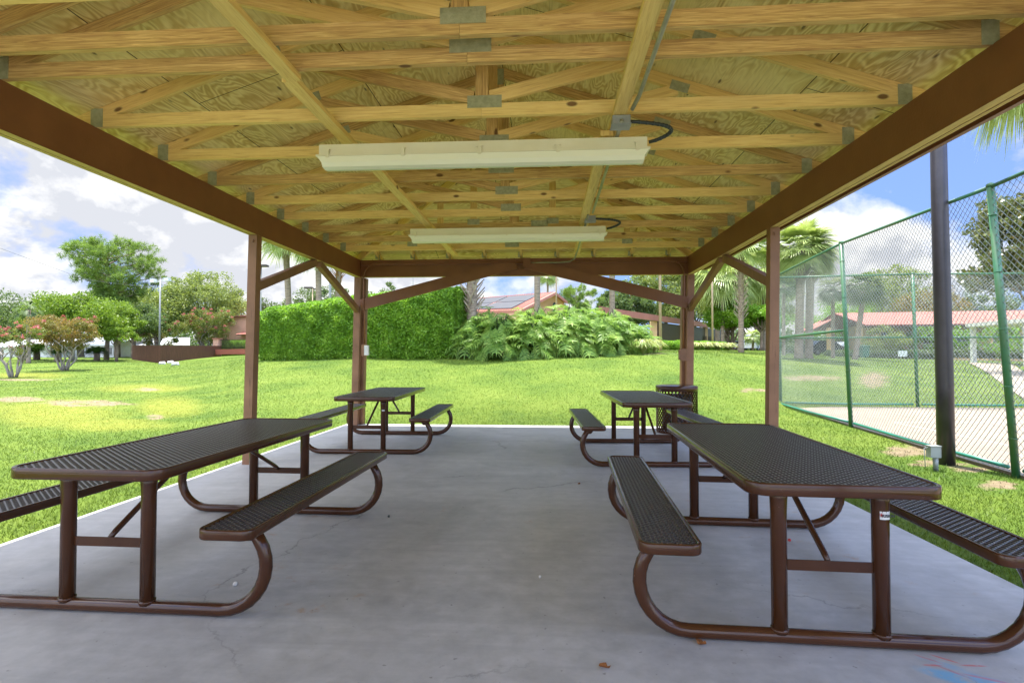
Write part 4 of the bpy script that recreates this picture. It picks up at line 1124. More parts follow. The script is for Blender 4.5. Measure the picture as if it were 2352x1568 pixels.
def fan_palm(px, d, ycrown, R, label, tr=.17, nf=34, group='cabbage palms around the grounds', boots=None, lean=0, mat='lf_palm', hang=.5, zb=None, stub=None, name='palm_tree', spread=2.5, pxb=None, crown=True):
    b_ = base(pxb or px, d)
    if zb is not None: b_.z = zb
    top = W(px, ycrown, d); Hh = top.z-b_.z; lx = top.x-b_.x; ly = top.y-b_.y
    root = thing(name, label, 'palm tree', b_, 0, group)
    mb = MB(); pts = [(lx*t, ly*t, Hh*t-.1*(1-t)) for t in (0, .06, .3, .6, .85, 1)]
    mb.tube(pts, [tr*1.2, tr, tr*.95, tr*.95, tr, tr*.9], 12)
    mb.build('trunk', M['palm_trunk'], root, True, world=False)
    if boots:
        z0, z1, bm_, bl = boots; z0 = W(px, z0, d).z-b_.z; z1 = W(px, z1, d).z-b_.z; mb = MB(); n = max(6, int((z1-z0)/.075))
        for i in range(n*2):
            z = z0+(z1-z0)*i/(n*2); a = i*2.4; t = z/Hh; c = Vector((lx*t+math.cos(a)*tr*.9, ly*t+math.sin(a)*tr*.9, z))
            o = Vector((math.cos(a), math.sin(a), 0)); s = 1 if i % 2 else -1; tang = Vector((-math.sin(a), math.cos(a), 0))*s
            e = c+o*tr*.75*bl+tang*tr*.9*bl+Vector((0, 0, tr*1.3*bl))
            mb.beam(c, e, tr*.42, tr*.16, o, taper=.45)
        mb.build('leaf_boots', M[bm_], root, world=False)
    if crown:
        V, Q = [], []; mb = MB()
        for i in range(nf):
            az = i*2.39996+random.uniform(-.2, .2); el = 1.25-2.0*(i/nf)**.8+random.uniform(-.12, .12)
            dr = np.array([math.cos(az)*math.cos(el), math.sin(az)*math.cos(el), math.sin(el)])
            p0 = np.array([lx, ly, Hh]); pl = R*.48
            p1 = p0+dr*pl-np.array([0, 0, .06*R])
            mb.tube([p0, p0+dr*pl*.5+np.array([0, 0, .03*R]), p1], [.02, .015, .01], 4, caps=False)
            dd = dr-np.array([0, 0, .35]); frond_fan(V, Q, p1, dd, R*.62, 24, spread, hang, .055)
        fast('crown', V, Q, M[mat], root); mb.build('petioles', M[mat], root, True, world=False)
    return root
G0 = 'cabbage palms around the grounds'
fan_palm(655, 31, 545, 1.7, 'palm with slim brown trunk behind the left end of the tall hedge', .17, 26, boots=(600, 560, 'boot', .8), pxb=670, hang=.9)
fan_palm(731, 30, 562, 1.5, 'palm with brown trunk seen between the left knee braces', .16, 24, boots=(626, 580, 'boot', .8), pxb=733, hang=.9)
fan_palm(780, 31, 570, 1.3, 'palm with orange shaggy boots beside the far left post', .16, 22, boots=(650, 590, 'boot_red', 1.6), pxb=771, hang=.9)
fan_palm(1084, 19.3, 505, 1.6, 'palm with big grey criss cross boots beside the hedge end', .19, 24, boots=(722, 600, 'boot', 1.5))
fan_palm(1234, 28.5, 440, 2., 'palm with plain grey trunk in front of the gabled roof', .165, 26)
fan_palm(1406, 30, 440, 2., 'palm with plain grey trunk at the right of the philodendron bed', .165, 26)
fan_palm(1258, 62, 632, 1.5, 'small far palm behind the solar panel roof', .11, 26, hang=.8)
fan_palm(1660, 44, 634, 3.0, 'palm with bushy pale crown and orange boots behind the walkway end', .145, 46, boots=(677, 640, 'boot_red', 1.3), hang=.9)
fan_palm(1702, 28, 555, 1.9, 'palm with thick tan criss cross boots and clean lower trunk', .140, 24, boots=(732, 590, 'boot', 1.7))
fan_palm(1755, 46, 626, 3.2, 'palm with wide drooping crown partly behind the right middle post', .15, 46, hang=.9)
fan_palm(1648, 52, 645, 2.4, 'palm with net like grey boots far behind the walkway end', .24, 26, boots=(694, 665, 'boot', 1.0), hang=.7)
fan_palm(1840, 26.5, 572, 1.75, 'left of the twin thick palms rising behind the chain link corner', .20, 70, boots=(645, 592, 'boot', 1.4), pxb=1834, hang=.5, mat='lf_palm')
fan_palm(1862, 27.2, 590, 1.3, 'right of the twin thick palms rising behind the chain link corner', .19, 40, boots=(650, 610, 'boot', 1.4), pxb=1857, hang=.6)
fan_palm(1985, 33, 660, 1.3, 'dark bushy fan palm in front of the tiled roof building', .15, 50, mat='lf_dark', hang=.7, pxb=1963)
fan_palm(1913, 34, 664, 1.1, 'small silvery fan palm between the twin palms and the tiled building', .11, 34, mat='lf_grey', hang=.6)
fan_palm(1800, 34, 650, 1.3, 'slender palm behind the mesh left of the twin palms', .10, 26, mat='lf_dark', hang=.6)
# hanging crown at the top right edge, its trunk just outside the picture
fan_palm(2388, 13.5, 135, 1.45, 'palm whose drooping fronds hang into the sky at the top right', .17, 40, hang=2.4, name='palm_tree', pxb=2400, spread=1.5)
# small pygmy palms by the van
for px, lab in ((1729, 'small feathery palm in front of the white van'), (1754, 'small feathery palm right of the white van')):
    fan_palm(px, 56, 772, 1.1, lab, .12, 26, group='small feathery palms by the parking', hang=1.0)
# sago palms on the left
def sago(px, d, h, R, label):
    b_ = base(px, d); root = thing('sago_palm', label, 'sago palm', b_, 0, 'sago palms in the left background')
    mb = MB(); mb.tube([(0, 0, -.1), (0, 0, h*.45), (0, 0, h*.5)], [.24, .2, .12], 9); mb.build('trunk', M['trunk'], root, True, world=False)
    V, Q = [], []
    for i in range(46):
        az = i*2.4; el = random.uniform(-.1, 1.3); o = np.array([math.cos(az)*math.cos(el), math.sin(az)*math.cos(el), math.sin(el)])
        sd = np.array([-math.sin(az), math.cos(az), 0]); pr = None
        for k in range(1, 13):
            t = k/12; p = np.array([0, 0, h*.5])+o*R*t-np.array([0, 0, .75*R*t*t]); w = .22*R*math.sin(PI*min(1, t*.9+.1))+.02
            for s in (-1, 1):
                n = len(V); V.extend([p, p+o*.06*R, p+sd*s*w+o*w*.6, p+sd*s*w+o*w*.5]); Q.append((n, n+1, n+2, n+3))
    fast('crown', V, Q, M['lf_sago'], root); return root
sago(85, 44, 1.5, 1.35, 'sago palm left of the grey palm trunk in front of a white house'); sago(134, 41, 1.3, 1.1, 'sago palm directly behind the orange crape myrtle')
sago(223, 44.5, 1.25, 1.3, 'dark sago palm right of the leaning grey trunk'); sago(56, 43, 1.4, 1.2, 'leftmost sago palm behind the red flowering shrub')
# ================================================================== BROADLEAF TREES
def limb_root(r, x, z0, hh):
    mb = MB(); limb(mb, (x*.3, 0, -.1), (x*2.0, random.uniform(-.5, .5), z0+hh*.3), .10, .05, .2); mb.build('side_trunk', M['trunk'], r, True, world=False)
TG = 'broadleaf trees in the left background'
tree('tree', 'dark spreading tree at the far left edge of the lawn', 18, 78, 678, 6.8, 'oak', 'lf_dark', .12, .30, 60, 190, tr=.3, group=TG, shape='ball')
tree('tree', 'dark tree just right of the far left edge tree', 82, 84, 690, 5.0, 'oak', 'lf_dark', .12, .30, 45, 180, tr=.3, group=TG, shape='ball')
tree('tree', 'dark tree filling the gap behind the lime green tree', -45, 80, 690, 6., 'oak', 'lf_dark', .12, .32, 45, 180, tr=.3, group=TG, shape='ball')
tree('tree', 'dark green tree filling the treeline below the left side of the pine', 150, 88, 700, 5.5, 'oak', 'lf_dark', .1, .32, 55, 190, tr=.3, group=TG, shape='ball')
tree('tree', 'olive tree filling the treeline between the pine and the large oaks', 300, 84, 672, 5.0, 'oak', 'lf_oak', .1, .3, 55, 190, tr=.3, group=TG, shape='ball')
tree('tree', 'lime green tree with a leaning grey trunk behind the orange crape myrtle', 165, 43, 672, 2.9, 'oak', 'lf_lime', .30, .17, 80, 240, tr=.22, group=TG, bark='trunk_grey')
tree('tree', 'lime green tree on a thick brown trunk below the tall pine', 245, 47, 694, 2.6, 'oak', 'lf_lime', .40, .17, 60, 210, tr=.22, group=TG)
tree('tree', 'small lime green tree on a thin trunk left of the board fence', 268, 44, 745, 1.45, 'oak', 'lf_lime', .42, .14, 40, 150, tr=.13, group=TG)
tree('tree', 'large olive green oak behind the light pole', 362, 66, 655, 5.6, 'oak', 'lf_oak', .18, .24, 85, 250, tr=.35, group=TG)
tree('tree', 'wide olive green oak behind the pink crape myrtle', 462, 68, 622, 4.9, 'oak', 'lf_oak', .2, .24, 95, 260, tr=.35, group=TG, rcl=1.3)
tree('tree', 'dark oak crown below the tall pine, right of the lime trees', 307, 54, 700, 3.0, 'oak', 'lf_dark', .32, .2, 60, 200, tr=.24, group=TG)
tree('tree', 'pale distant tree just left of the middle left post', 541, 95, 679, 4.2, 'oak', 'lf_oak', .1, .3, 40, 170, tr=.3, group=TG, shape='ball')
TM = 'trees showing above the tall hedge'
tree('tree', 'grey green tree behind the leftmost palm over the hedge', 636, 75, 668, 2.6, 'oak', 'lf_dark', .3, .22, 40, 130, tr=.2, group=TM)
tree('tree', 'grey green tree behind the shoebox lamp', 715, 78, 664, 3.4, 'oak', 'lf_dark', .2, .26, 45, 150, tr=.25, group=TM)
tree('tree', 'grey green tree between the two left knee braces', 768, 80, 654, 3.6, 'oak', 'lf_dark', .2, .26, 45, 150, tr=.25, group=TM)
tree('tree', 'low round tree above the hedge under the left end brace', 878, 80, 647, 2.6, 'oak', 'lf_dark', .3, .24, 40, 150, tr=.2, group=TM, shape='ball')
tree('tree', 'tiny distant tree left of the solar panel roof', 1118, 90, 668, 2.4, 'oak', 'lf_dark', .3, .26, 25, 120, tr=.2, group=TM, shape='ball')
TR = 'trees behind the red roofed walkway'
for px, d, yt, R, mt, lab in ((1440, 74, 642, 3.6, 'lf_dark', 'grey green tree behind the left part of the walkway roof'), (1512, 78, 600, 5.2, 'lf_oak', 'tall olive tree behind the middle of the walkway'),
        (1590, 80, 590, 5.2, 'lf_oak', 'tall olive tree behind the far right post'), (1400, 76, 668, 2.2, 'lf_dark', 'thin dark tree beside the grey palm trunk at the bed end'),
        (1672, 74, 585, 5.0, 'lf_oak', 'broad olive tree behind the palms beyond the walkway'), (1745, 78, 600, 5.0, 'lf_oak', 'broad olive tree behind the right middle post')):
    tree('tree', lab, px, d, yt, R, 'oak', mt, .08, .27, 95, 220, tr=.35, group=TR, rcl=R*.25)
tree('tree', 'round dark green tree with several bent trunks left of the booted palm', 1682, 45, 697, 2.15, 'oak', 'lf_hedge', .34, .16, 75, 240, tr=.16, group='round clipped trees near the parking',
     extra=lambda r, cs, z0, hh: [limb_root(r, x, z0, hh) for x in (-.5, -.2, .3, .6)])
tree('tree', 'round dark green tree on one straight trunk beside the right middle post', 1750, 42, 704, 1.75, 'oak', 'lf_hedge', .44, .16, 65, 230, tr=.15, group='round clipped trees near the parking')
tree('tree', 'leafy tree above the tiled roof, green part', 2060, 62, 612, 4.4, 'oak', 'lf_oak', .1, .22, 75, 190, tr=.3, group='trees behind the tiled building')
tree('tree', 'lower leafy tree left of the tiled roof behind the fan palms', 1930, 60, 690, 4.4, 'oak', 'lf_hedge', .1, .22, 60, 170, tr=.3, group='trees behind the tiled building')
tree('tree', 'reddish brown leaved tree above the middle of the tiled roof', 2150, 56, 660, 3.9, 'oak', 'lf_crepe', .1, .2, 70, 170, tr=.25, group='trees behind the tiled building')
tree('tree', 'grey green tree at the right end of the tiled roof', 2265, 58, 664, 3.2, 'oak', 'lf_dark', .1, .22, 60, 170, tr=.25, group='trees behind the tiled building')
tree('magnolia_tree', 'magnolia with rusty leaf undersides behind the fence at the right edge', 2398, 23, 405, 2.5, 'oak', 'lf_mag', .22, .20, 110, 190, tr=.16, cat='tree', rcl=.55)
# small shrubs before the tiled building
for px, d, yt, R, mt, lab in ((2035, 44, 752, 1.6, 'lf_oak', 'round olive shrub against the tiled building beside the green bin'), (2125, 44.5, 748, 1.3, 'lf_hedge', 'shrub in front of the tiled building by the small sign'),
        (2200, 43, 750, 1.3, 'lf_hedge', 'shrub left of the white canopy post'), (2300, 40, 750, 1.7, 'lf_hedge', 'wide shrub under the white canopy')):
    tree('shrub', lab, px, d, yt, R, 'oak', mt, .1, .13, 40, 150, tr=.06, group='shrubs along the tiled building', cat='shrub', shape='ball')
# pines
def pine(px, d, ytop, label, R, th, tr, nb=26, tuft_=.5, group='open crowned pines', levels=None, lean=0):
    b_ = base(px, d); Hh = W(px, ytop, d).z-b_.z; root = thing('pine_tree', label, 'pine tree', b_, 0, group)
    mb = MB(); pts = [(lean*t+.12*math.sin(t*7), .1*math.sin(t*5), Hh*.94*t-.1) for t in np.linspace(0, 1, 9)]
    mb.tube(pts, [tr*(1-.8*t) for t in np.linspace(0, 1, 9)], 9); C_ = []
    for i in range(nb):
        t = (i+.5)/nb; z = Hh*(th+(.98-th)*t); az = i*2.39996+random.uniform(-.4, .4)
        prof = math.sin(PI*min(1, .18+.80*(1-t)**.75))
        rr_ = R*prof*random.uniform(.55, 1.1)
        e = Vector((math.cos(az)*rr_+lean*t, math.sin(az)*rr_, z+rr_*.22))
        p = limb(mb, (lean*t, 0, z-rr_*.15), e, tr*.30*(1-t*.6), .025, .12, 6, 5)
        for q in p[3:]:
            for _ in range(3):
                s = .09*R; C_.append((q.x+random.gauss(0, s), q.y+random.gauss(0, s), q.z+abs(random.gauss(0, s*.8))))
        for _ in range(8):
            s = .10*R; C_.append((e.x+random.gauss(0, s), e.y+random.gauss(0, s), e.z+random.gauss(0, s*.5)))
    mb.build('trunk', M['trunk'], root, True, world=False)
    C_ = np.array(C_); k = 34; n = len(C_)
    dv_ = rng.normal(size=(n, k, 3)); dv_[:, :, 2] += .35; dv_ /= np.linalg.norm(dv_, axis=2)[:, :, None]
    s_ = np.cross(dv_, rng.normal(size=(n, k, 3))); s_ /= np.linalg.norm(s_, axis=2)[:, :, None]
    l = tuft_*rng.uniform(.6, 1.1, (n, k, 1)); a = C_[:, None, :]+dv_*l*.15; e = C_[:, None, :]+dv_*l; w_ = s_*tuft_*.045
    V = np.stack([a-w_, a+w_, e], 2).reshape(-1, 3); fast('needles', V, np.arange(n*k*3).reshape(-1, 3), M['lf_pine'], root)
    return root
pine(270, 56, 566, 'tall open crowned pine above the left background trees', 4.2, .36, .30, 74, .50, lean=-1.3)
pine(1322, 62, 668, 'open crowned pine behind the philodendron bed right of the gable', 2.6, .35, .2, 34, .42)
# crape myrtles
def crepe(px, d, ytop, R, label, mat, nt=6, flw=60, ncl=60, per=180, leaf=.09, tr=.055, th=.42, flz=.5):
    b_ = base(px, d); Hh = W(px, ytop, d).z-b_.z; root = thing('crape_myrtle', label, 'flowering tree', b_, 0, 'crape myrtles with red flowers')
    cs, rs, P = crown_points(R, Hh*(1-th), ncl, R*.19, per, 'vase'); z0 = Hh*th; P[:, 2] += z0
    V, Q = leaves(P, leaf, .6); fast('crown', V, Q, M[mat], root)
    for i in range(nt):
        az = i*2*PI/nt+random.uniform(-.3, .3); mb = MB(); e = Vector((math.cos(az)*R*.42, math.sin(az)*R*.42, z0*1.05))
        pts = limb(mb, (math.cos(az)*.1, math.sin(az)*.1, -.05), e, tr, tr*.6, .10, 6, 6)
        for c in random.sample(list(cs), 4):
            if (Vector((c[0], c[1], 0))-Vector((e.x, e.y, 0))).length < R*1.0: limb(mb, pts[random.choice((3, 4, 5, 6))], (c[0], c[1], c[2]+z0), tr*.5, tr*.12, .1, 5, 5)
        mb.build('trunk', M['trunk_grey'], root, True, world=False)
    top = sorted(zip([tuple(c) for c in cs], rs), key=lambda q: -(q[0][2]+.4*math.hypot(q[0][0], q[0][1])+random.random()*Hh*flz))[:flw]
    C_ = [(c[0]+random.gauss(0, r*.5), c[1]+random.gauss(0, r*.5), c[2]+z0+r*.65) for c, r in top]
    P = clumps(C_, [leaf*1.5]*len(C_), 45, .8, .2); V, Q = leaves(P, leaf*.6, .9); fast('flowers', V, Q, M['fl_red'], root)
crepe(32, 25, 742, 1.35, 'small red flowering crape myrtle at the left edge with bare forked stems', 'lf_crepe_g', 6, 26, 26, 120, .075, .05, .45)
crepe(150, 31, 722, 2.15, 'orange leaved crape myrtle with pale forked trunks on the left lawn', 'lf_crepe', 7, 12, 70, 230, .085, .055, .40)
crepe(366, 58, 728, 2.7, 'green crape myrtle with few flowers behind the board fence', 'lf_crepe_g', 6, 26, 60, 200, .13, .06, .2)
crepe(482, 62, 709, 3.2, 'big pink topped crape myrtle beside the pink building', 'lf_crepe_g', 8, 70, 80, 220, .14, .07, .28, flz=.15)
# palm like grey trunk and plume on the left
fan_palm(66, 39, 712, .9, 'slender grey trunked palm behind the red flowering shrub', .14, 20, mat='lf_dark', hang=1.4, spread=1.3)
# ================================================================== BUILDINGS
def vquad(mb, a, b_, za0, za1, zb0, zb1, t=.2):
    pass
def prism_xy(mb, poly, zlo, zhi): mb.prism([(p[0], p[1]) for p in poly], zlo, zhi)
def wall_frame(px0, d0, px1, d1):
    a = W(px0, 800, d0); b_ = W(px1, 800, d1); a.z = b_.z = 0; u = (b_-a).normalized(); n = Vector((-u.y, u.x, 0)); return a, b_, u, n
def house(name, label, px0, d0, px1, d1, zb, zw, depth, zr, wall='white_wall', roof='white_roof', wins=(), group=None, cat='house', doors=(), rise_axis='u', ov=.3, awn=()):
    a, b_, u, n = wall_frame(px0, d0, px1, d1); ln = (b_-a).length
    root = thing(name, label, cat, (a.x, a.y, zb), 0, group)
    P = lambda s, t, z: Vector((a.x, a.y, 0))+u*s+n*t+Vector((0, 0, z))
    mb = MB(); poly = [P(0, 0, 0), P(ln, 0, 0), P(ln, depth, 0), P(0, depth, 0)]; mb.prism([(p.x, p.y) for p in poly], zb-.5, zw)
    if rise_axis == 'u':     # gable ends at u=0 and ln: fill
        for s in (.0, ln-.0):
            e = .08 if s == 0 else -.08; k = len(mb.v); mb.v += [tuple(P(s+e*0, 0, zw)), tuple(P(s, depth, zw)), tuple(P(s, depth/2, zr-.05))]; mb.face((k, k+1, k+2))
    mb.build('wall', M[wall], root)
    mb = MB(); m_ = depth/2
    prof = [(-ov, zw-.02-ov*(zr-zw)/m_), (m_, zr), (depth+ov, zw-.02-ov*(zr-zw)/m_)]
    for dz in (0, -.12):
        for k in range(2):
            (t0, z0), (t1, z1) = prof[k], prof[k+1]
            q = [P(-ov, t0, z0+dz), P(ln+ov, t0, z0+dz), P(ln+ov, t1, z1+dz), P(-ov, t1, z1+dz)]
            sl = math.hypot(t1-t0, z1-z0); mb.quad(*q, uv=[(0, 0), (ln+2*ov, 0), (ln+2*ov, sl), (0, sl)])
    for s in (-ov, ln+ov):
        for k in range(2):
            (t0, z0), (t1, z1) = prof[k], prof[k+1]; mb.quad(P(s, t0, z0), P(s, t1, z1), P(s, t1, z1-.12), P(s, t0, z0-.12))
    for t, z in (prof[0], prof[2]): mb.quad(P(-ov, t, z), P(ln+ov, t, z), P(ln+ov, t, z-.12), P(-ov, t, z-.12))
    mb.build('roof', M[roof], root)
    for (s, w_, z0, z1) in wins:
        mb = MB(); f = lambda s_, t_, z_: P(s_, t_, z_)
        mb.beam(P(s-w_/2, -.02, z0), P(s+w_/2, -.02, z0), .10, .07); mb.beam(P(s-w_/2, -.02, z1), P(s+w_/2, -.02, z1), .10, .07)
        for q in (-w_/2, 0, w_/2): mb.beam(P(s+q, -.02, z0), P(s+q, -.02, z1), .07, .08, u)
        wf = mb.build('window', M['white_wall'] if wall != 'white_wall' else M['white_roof'], root)
        mb = MB(); mb.quad(P(s-w_/2, -.012, z0), P(s+w_/2, -.012, z0), P(s+w_/2, -.012, z1), P(s-w_/2, -.012, z1)); pn = mb.build('pane', M['glass'], root); pn.parent = wf
        mb2 = None
    for (s, w_, z0, z1) in doors:
        mb = MB(); mb.beam(P(s, -.03, z0), P(s, -.03, z1), w_, .05, n); mb.build('door', M['bronze'], root)
    for (s, w_, z0, z1) in awn:
        mb = MB(); mb.quad(P(s-w_/2, 0, z1), P(s+w_/2, 0, z1), P(s+w_/2, -.6, z0), P(s-w_/2, -.6, z0)); mb.quad(P(s-w_/2, 0, z1-.03), P(s+w_/2, 0, z1-.03), P(s+w_/2, -.6, z0-.03), P(s-w_/2, -.6, z0-.03)); mb.build('awning', M['white_roof'], root)
    return root
HG = 'white single storey houses behind the left lawn'
house('mobile_home', 'white low house behind the red flowering shrub', -30, 58, 116, 54, 1.0, zz(792, 56), 6, zz(784, 56)+.3, wins=((2.2, 1.6, 1.3, 2.0),), group=HG, ov=.5)
house('mobile_home', 'white house with a row of windows behind the leaning grey trunk', 168, 56, 262, 56, 1.0, zz(789, 56), 6, zz(778, 56)+.25, wins=((2.0, 1.5, 1.2, 1.95), (3.6, 1.0, 1.2, 1.95)), group=HG, doors=((.8, .8, .9, 1.9),))
house('mobile_home', 'white house with small awning left of the board fence', 258, 58, 345, 60, 1.0, zz(790, 58), 6, zz(779, 58)+.3, wins=((1.7, .8, 1.5, 2.1),), awn=((1.7, 1.0, 2.05, 2.35),), group=HG)
house('mobile_home', 'white roofed house mostly hidden behind the board fence', 350, 72, 430, 74, .9, zz(789, 72), 6, zz(778, 72)+.3, group=HG, wins=((2, 1, 1.6, 2.2),))
# board enclosure
fa, fb, fc = W(304, 833, 50), W(368, 836, 48), W(508, 822, 60)
root = thing('board_fence', 'brown vertical board fence enclosure on the left lawn', 'fence', (fa.x, fa.y, h1(fa.x, fa.y)))
def boards(p, q, z0a, z0b, z1a, z1b, nbd, name):
    mb = MB()
    for i in range(nbd):
        t0 = i/nbd; t1 = (i+.96)/nbd; t = (t0+t1)/2; c = p.lerp(q, t); zl = z0a+(z0b-z0a)*t-.15; zh = z1a+(z1b-z1a)*t+random.uniform(-.012, .012); w_ = (q-p).length/nbd*.96
        dr = (q-p).normalized(); mb.beam((c.x, c.y, zl), (c.x, c.y, zh), w_, .03, Vector((-dr.y, dr.x, 0)))
    o = mb.build(name, M['fencewood'], root)
boards(Vector((fa.x, fa.y, 0)), Vector((fb.x, fb.y, 0)), fa.z, fb.z, W(304, 793, 50).z, W(368, 793, 48).z, 22, 'board_panel')
boards(Vector((fb.x, fb.y, 0)), Vector((fc.x, fc.y, 0)), fb.z, fc.z, W(368, 793, 48).z, W(508, 794, 60).z, 92, 'board_panel')
fd = fa+(fc-fb); boards(Vector((fa.x, fa.y, 0)), Vector((fd.x, fd.y, 0)), fa.z, fc.z, W(304, 793, 50).z, W(508, 794, 60).z, 60, 'board_panel')
for i, (px, py) in enumerate(((372, 837), (391, 835), (402, 839))):
    p = G(px, py); mb = MB(); mb.tube([(p.x-.25, p.y, p.z), (p.x-.15, p.y, p.z+.10), (p.x+.15, p.y+.05, p.z+.13), (p.x+.28, p.y, p.z+.02)], [.05, .14, .13, .05], 7)
    tag(mb.build('rock', M['rock'], smooth=True), ('pale rock at the corner foot of the board fence', 'middle pale rock beside the board fence', 'outer pale rock on the grass near the board fence')[i], 'rock', 'pale rocks by the board fence')
# pink clubhouse on the left
root = house('clubhouse', 'pink clubhouse with red roof edge behind the middle left post', 487, 70, 640, 63, 1.3, zz(726, 68), 9, zz(716, 68), 'pink', 'tile', cat='building')
a, b_, u, n = wall_frame(540, 66, 640, 61)
mb = MB(); q = [a+Vector((0, 0, zz(766, 64))), b_+Vector((0, 0, zz(766, 62))), b_+n*2.5+Vector((0, 0, zz(748, 64))), a+n*2.5+Vector((0, 0, zz(748, 66)))]
mb.quad(*q, uv=[(0, 0), (6, 0), (6, 3), (0, 3)]); mb.quad(*[p-Vector((0, 0, .1)) for p in q], uv=[(0, 0), (6, 0), (6, 3), (0, 3)]); mb.build('porch_roof', M['tile'], root)
def iron_fence(px0, d0, px1, d1, ztop, zbot, label, n=40, group='black iron fences', post=True):
    a, b_, u, nn = wall_frame(px0, d0, px1, d1); r = thing('iron_fence', label, 'fence', (a.x, a.y, zbot), 0, group); ln = (b_-a).length
    mb = MB()
    for i in range(n+1):
        p = a.lerp(b_, i/n); mb.beam((p.x, p.y, zbot), (p.x, p.y, ztop), .03, .03, u)
    mb.build('pickets', M['bronze'], r)
    mb = MB()
    for z in (ztop-.1, zbot+.15): mb.beam((a.x, a.y, z), (b_.x, b_.y, z), .04, .04)
    mb.build('rails', M['bronze'], r); return r
iron_fence(505, 60, 585, 58, zz(778, 59), zz(801, 59), 'black iron fence beside the pink column on the left')
boxhedge('low_hedge', 'low hedge behind the iron fence near the pink clubhouse', [W(506, 800, 62), W(585, 800, 60)], .8, [zz(784, 61)]*2, 0, .16, 260, 'lf_hedge', 'low clipped hedges')
a, b_, u, n = wall_frame(498, 58.5, 640, 56.5)
mb = MB(); mb.beam((a.x, a.y, zz(808, 58)), (b_.x, b_.y, zz(806, 57)), .4, .55); tag(mb.build('brick_curb', M['brick']), 'low red brick curb wall left of the tall hedge', 'wall')
root = thing('gate_pillar', 'pink square pillar at the left end of the iron fence', 'pillar', (W(499, 800, 60).x, W(499, 800, 60).y, 1.2))
p = W(499, 800, 60); mb = MB(); mb.box((p.x-.3, p.y-.3, 1.0), (p.x+.3, p.y+.3, zz(779, 60))); mb.build('shaft', M['pink'], root); mb = MB(); mb.box((p.x-.38, p.y-.38, zz(779, 60)), (p.x+.38, p.y+.38, zz(776.5, 60))); mb.build('cap', M['salmon'], root)
# gabled hall with solar panels
def V3(px, py, d): return W(px, py, d)
root = thing('gabled_hall', 'salmon hall with red metal gable roof and black solar panels beyond the bed', 'building', (V3(1276, 700, 50).x, V3(1276, 700, 50).y, 1.8))
rg = V3(1277, 670.5, 50); el = V3(1196, 712, 48.5); er = V3(1304, 692, 51.5); rl = V3(1100, 684.5, 58); ell = V3(1020, 716, 56.5)
bk = rl-rg; er2 = er+bk
mb = MB()
for dz in (0, -.15):
    z = Vector((0, 0, dz)); mb.quad(rg+z, el+z, ell+z, rl+z, uv=[(0, 0), (0, 6), (12, 6), (12, 0)]); mb.quad(rg+z, er+z, er2+z, rl+z, uv=[(0, 0), (0, 3), (12, 3), (12, 0)])
for p, q in ((rg, el), (rg, er), (el, ell)): mb.quad(p, q, q-Vector((0, 0, .25)), p-Vector((0, 0, .25)))
for i in range(1, 34):      # standing seams
    t = i/34; p = rg.lerp(rl, t)+Vector((0, 0, .03)); q = el.lerp(ell, t)+Vector((0, 0, .03)); mb.beam(p, q, .05, .06)
mb.build('roof', M['salmon'], root)
mb = MB(); off = (rl-rg).normalized()*.45
g1, g2, g3 = rg+off-Vector((0, 0, .15)), el+off-Vector((0, 0, .15)), er+off-Vector((0, 0, .15))
v0 = len(mb.v); mb.v += [tuple(g1), tuple(g2), (g2.x, g2.y, 1.), (g3.x, g3.y, 1.), tuple(g3)]; mb.face(range(v0, v0+5))
mb.quad(g2, g2+bk, Vector((g2.x+bk.x, g2.y+bk.y, 1)), Vector((g2.x, g2.y, 1)))
mb.build('wall', M['pink'], root)
def onroof(s, t): # s along ridge 0..1, t down slope
    p = rg.lerp(rl, s).lerp(el.lerp(ell, s), t); return p+Vector((0, 0, .10))
for s0, s1, t0, t1 in ((.14, .52, .12, .50), (.14, .52, .53, .92), (.54, .98, .12, .50), (.54, .98, .53, .92)):
    mb = MB(); q = [onroof(s0, t0), onroof(s1, t0), onroof(s1, t1), onroof(s0, t1)]; mb.quad(*q); mb.quad(*[p-Vector((0, 0, .05)) for p in q])
    for i in range(4): p, r_2 = q[i], q[(i+1) % 4]; mb.quad(p, r_2, r_2-Vector((0, 0, .05)), p-Vector((0, 0, .05)))
    mb.build('solar_panel', M['solar'], root)
gw = V3(1281, 690, 50.3); mb = MB(); n_ = 12; v0 = 0
nf_ = (g3-g2); nf_.z = 0; nf_.normalize(); fr = Vector((nf_.y, -nf_.x, 0))
cc = g1.lerp(g3, .18)-Vector((0, 0, .85))+fr*.03
for i in range(n_+1): a_ = PI*i/n_; mb.v.append(tuple(cc+nf_*.22*math.cos(a_)+Vector((0, 0, .22*math.sin(a_)))))
mb.v += [tuple(cc-nf_*.22-Vector((0, 0, .7))), tuple(cc+nf_*.22-Vector((0, 0, .7)))]; mb.face(range(n_+3)); mb.build('arched_window', M['glass'], root)
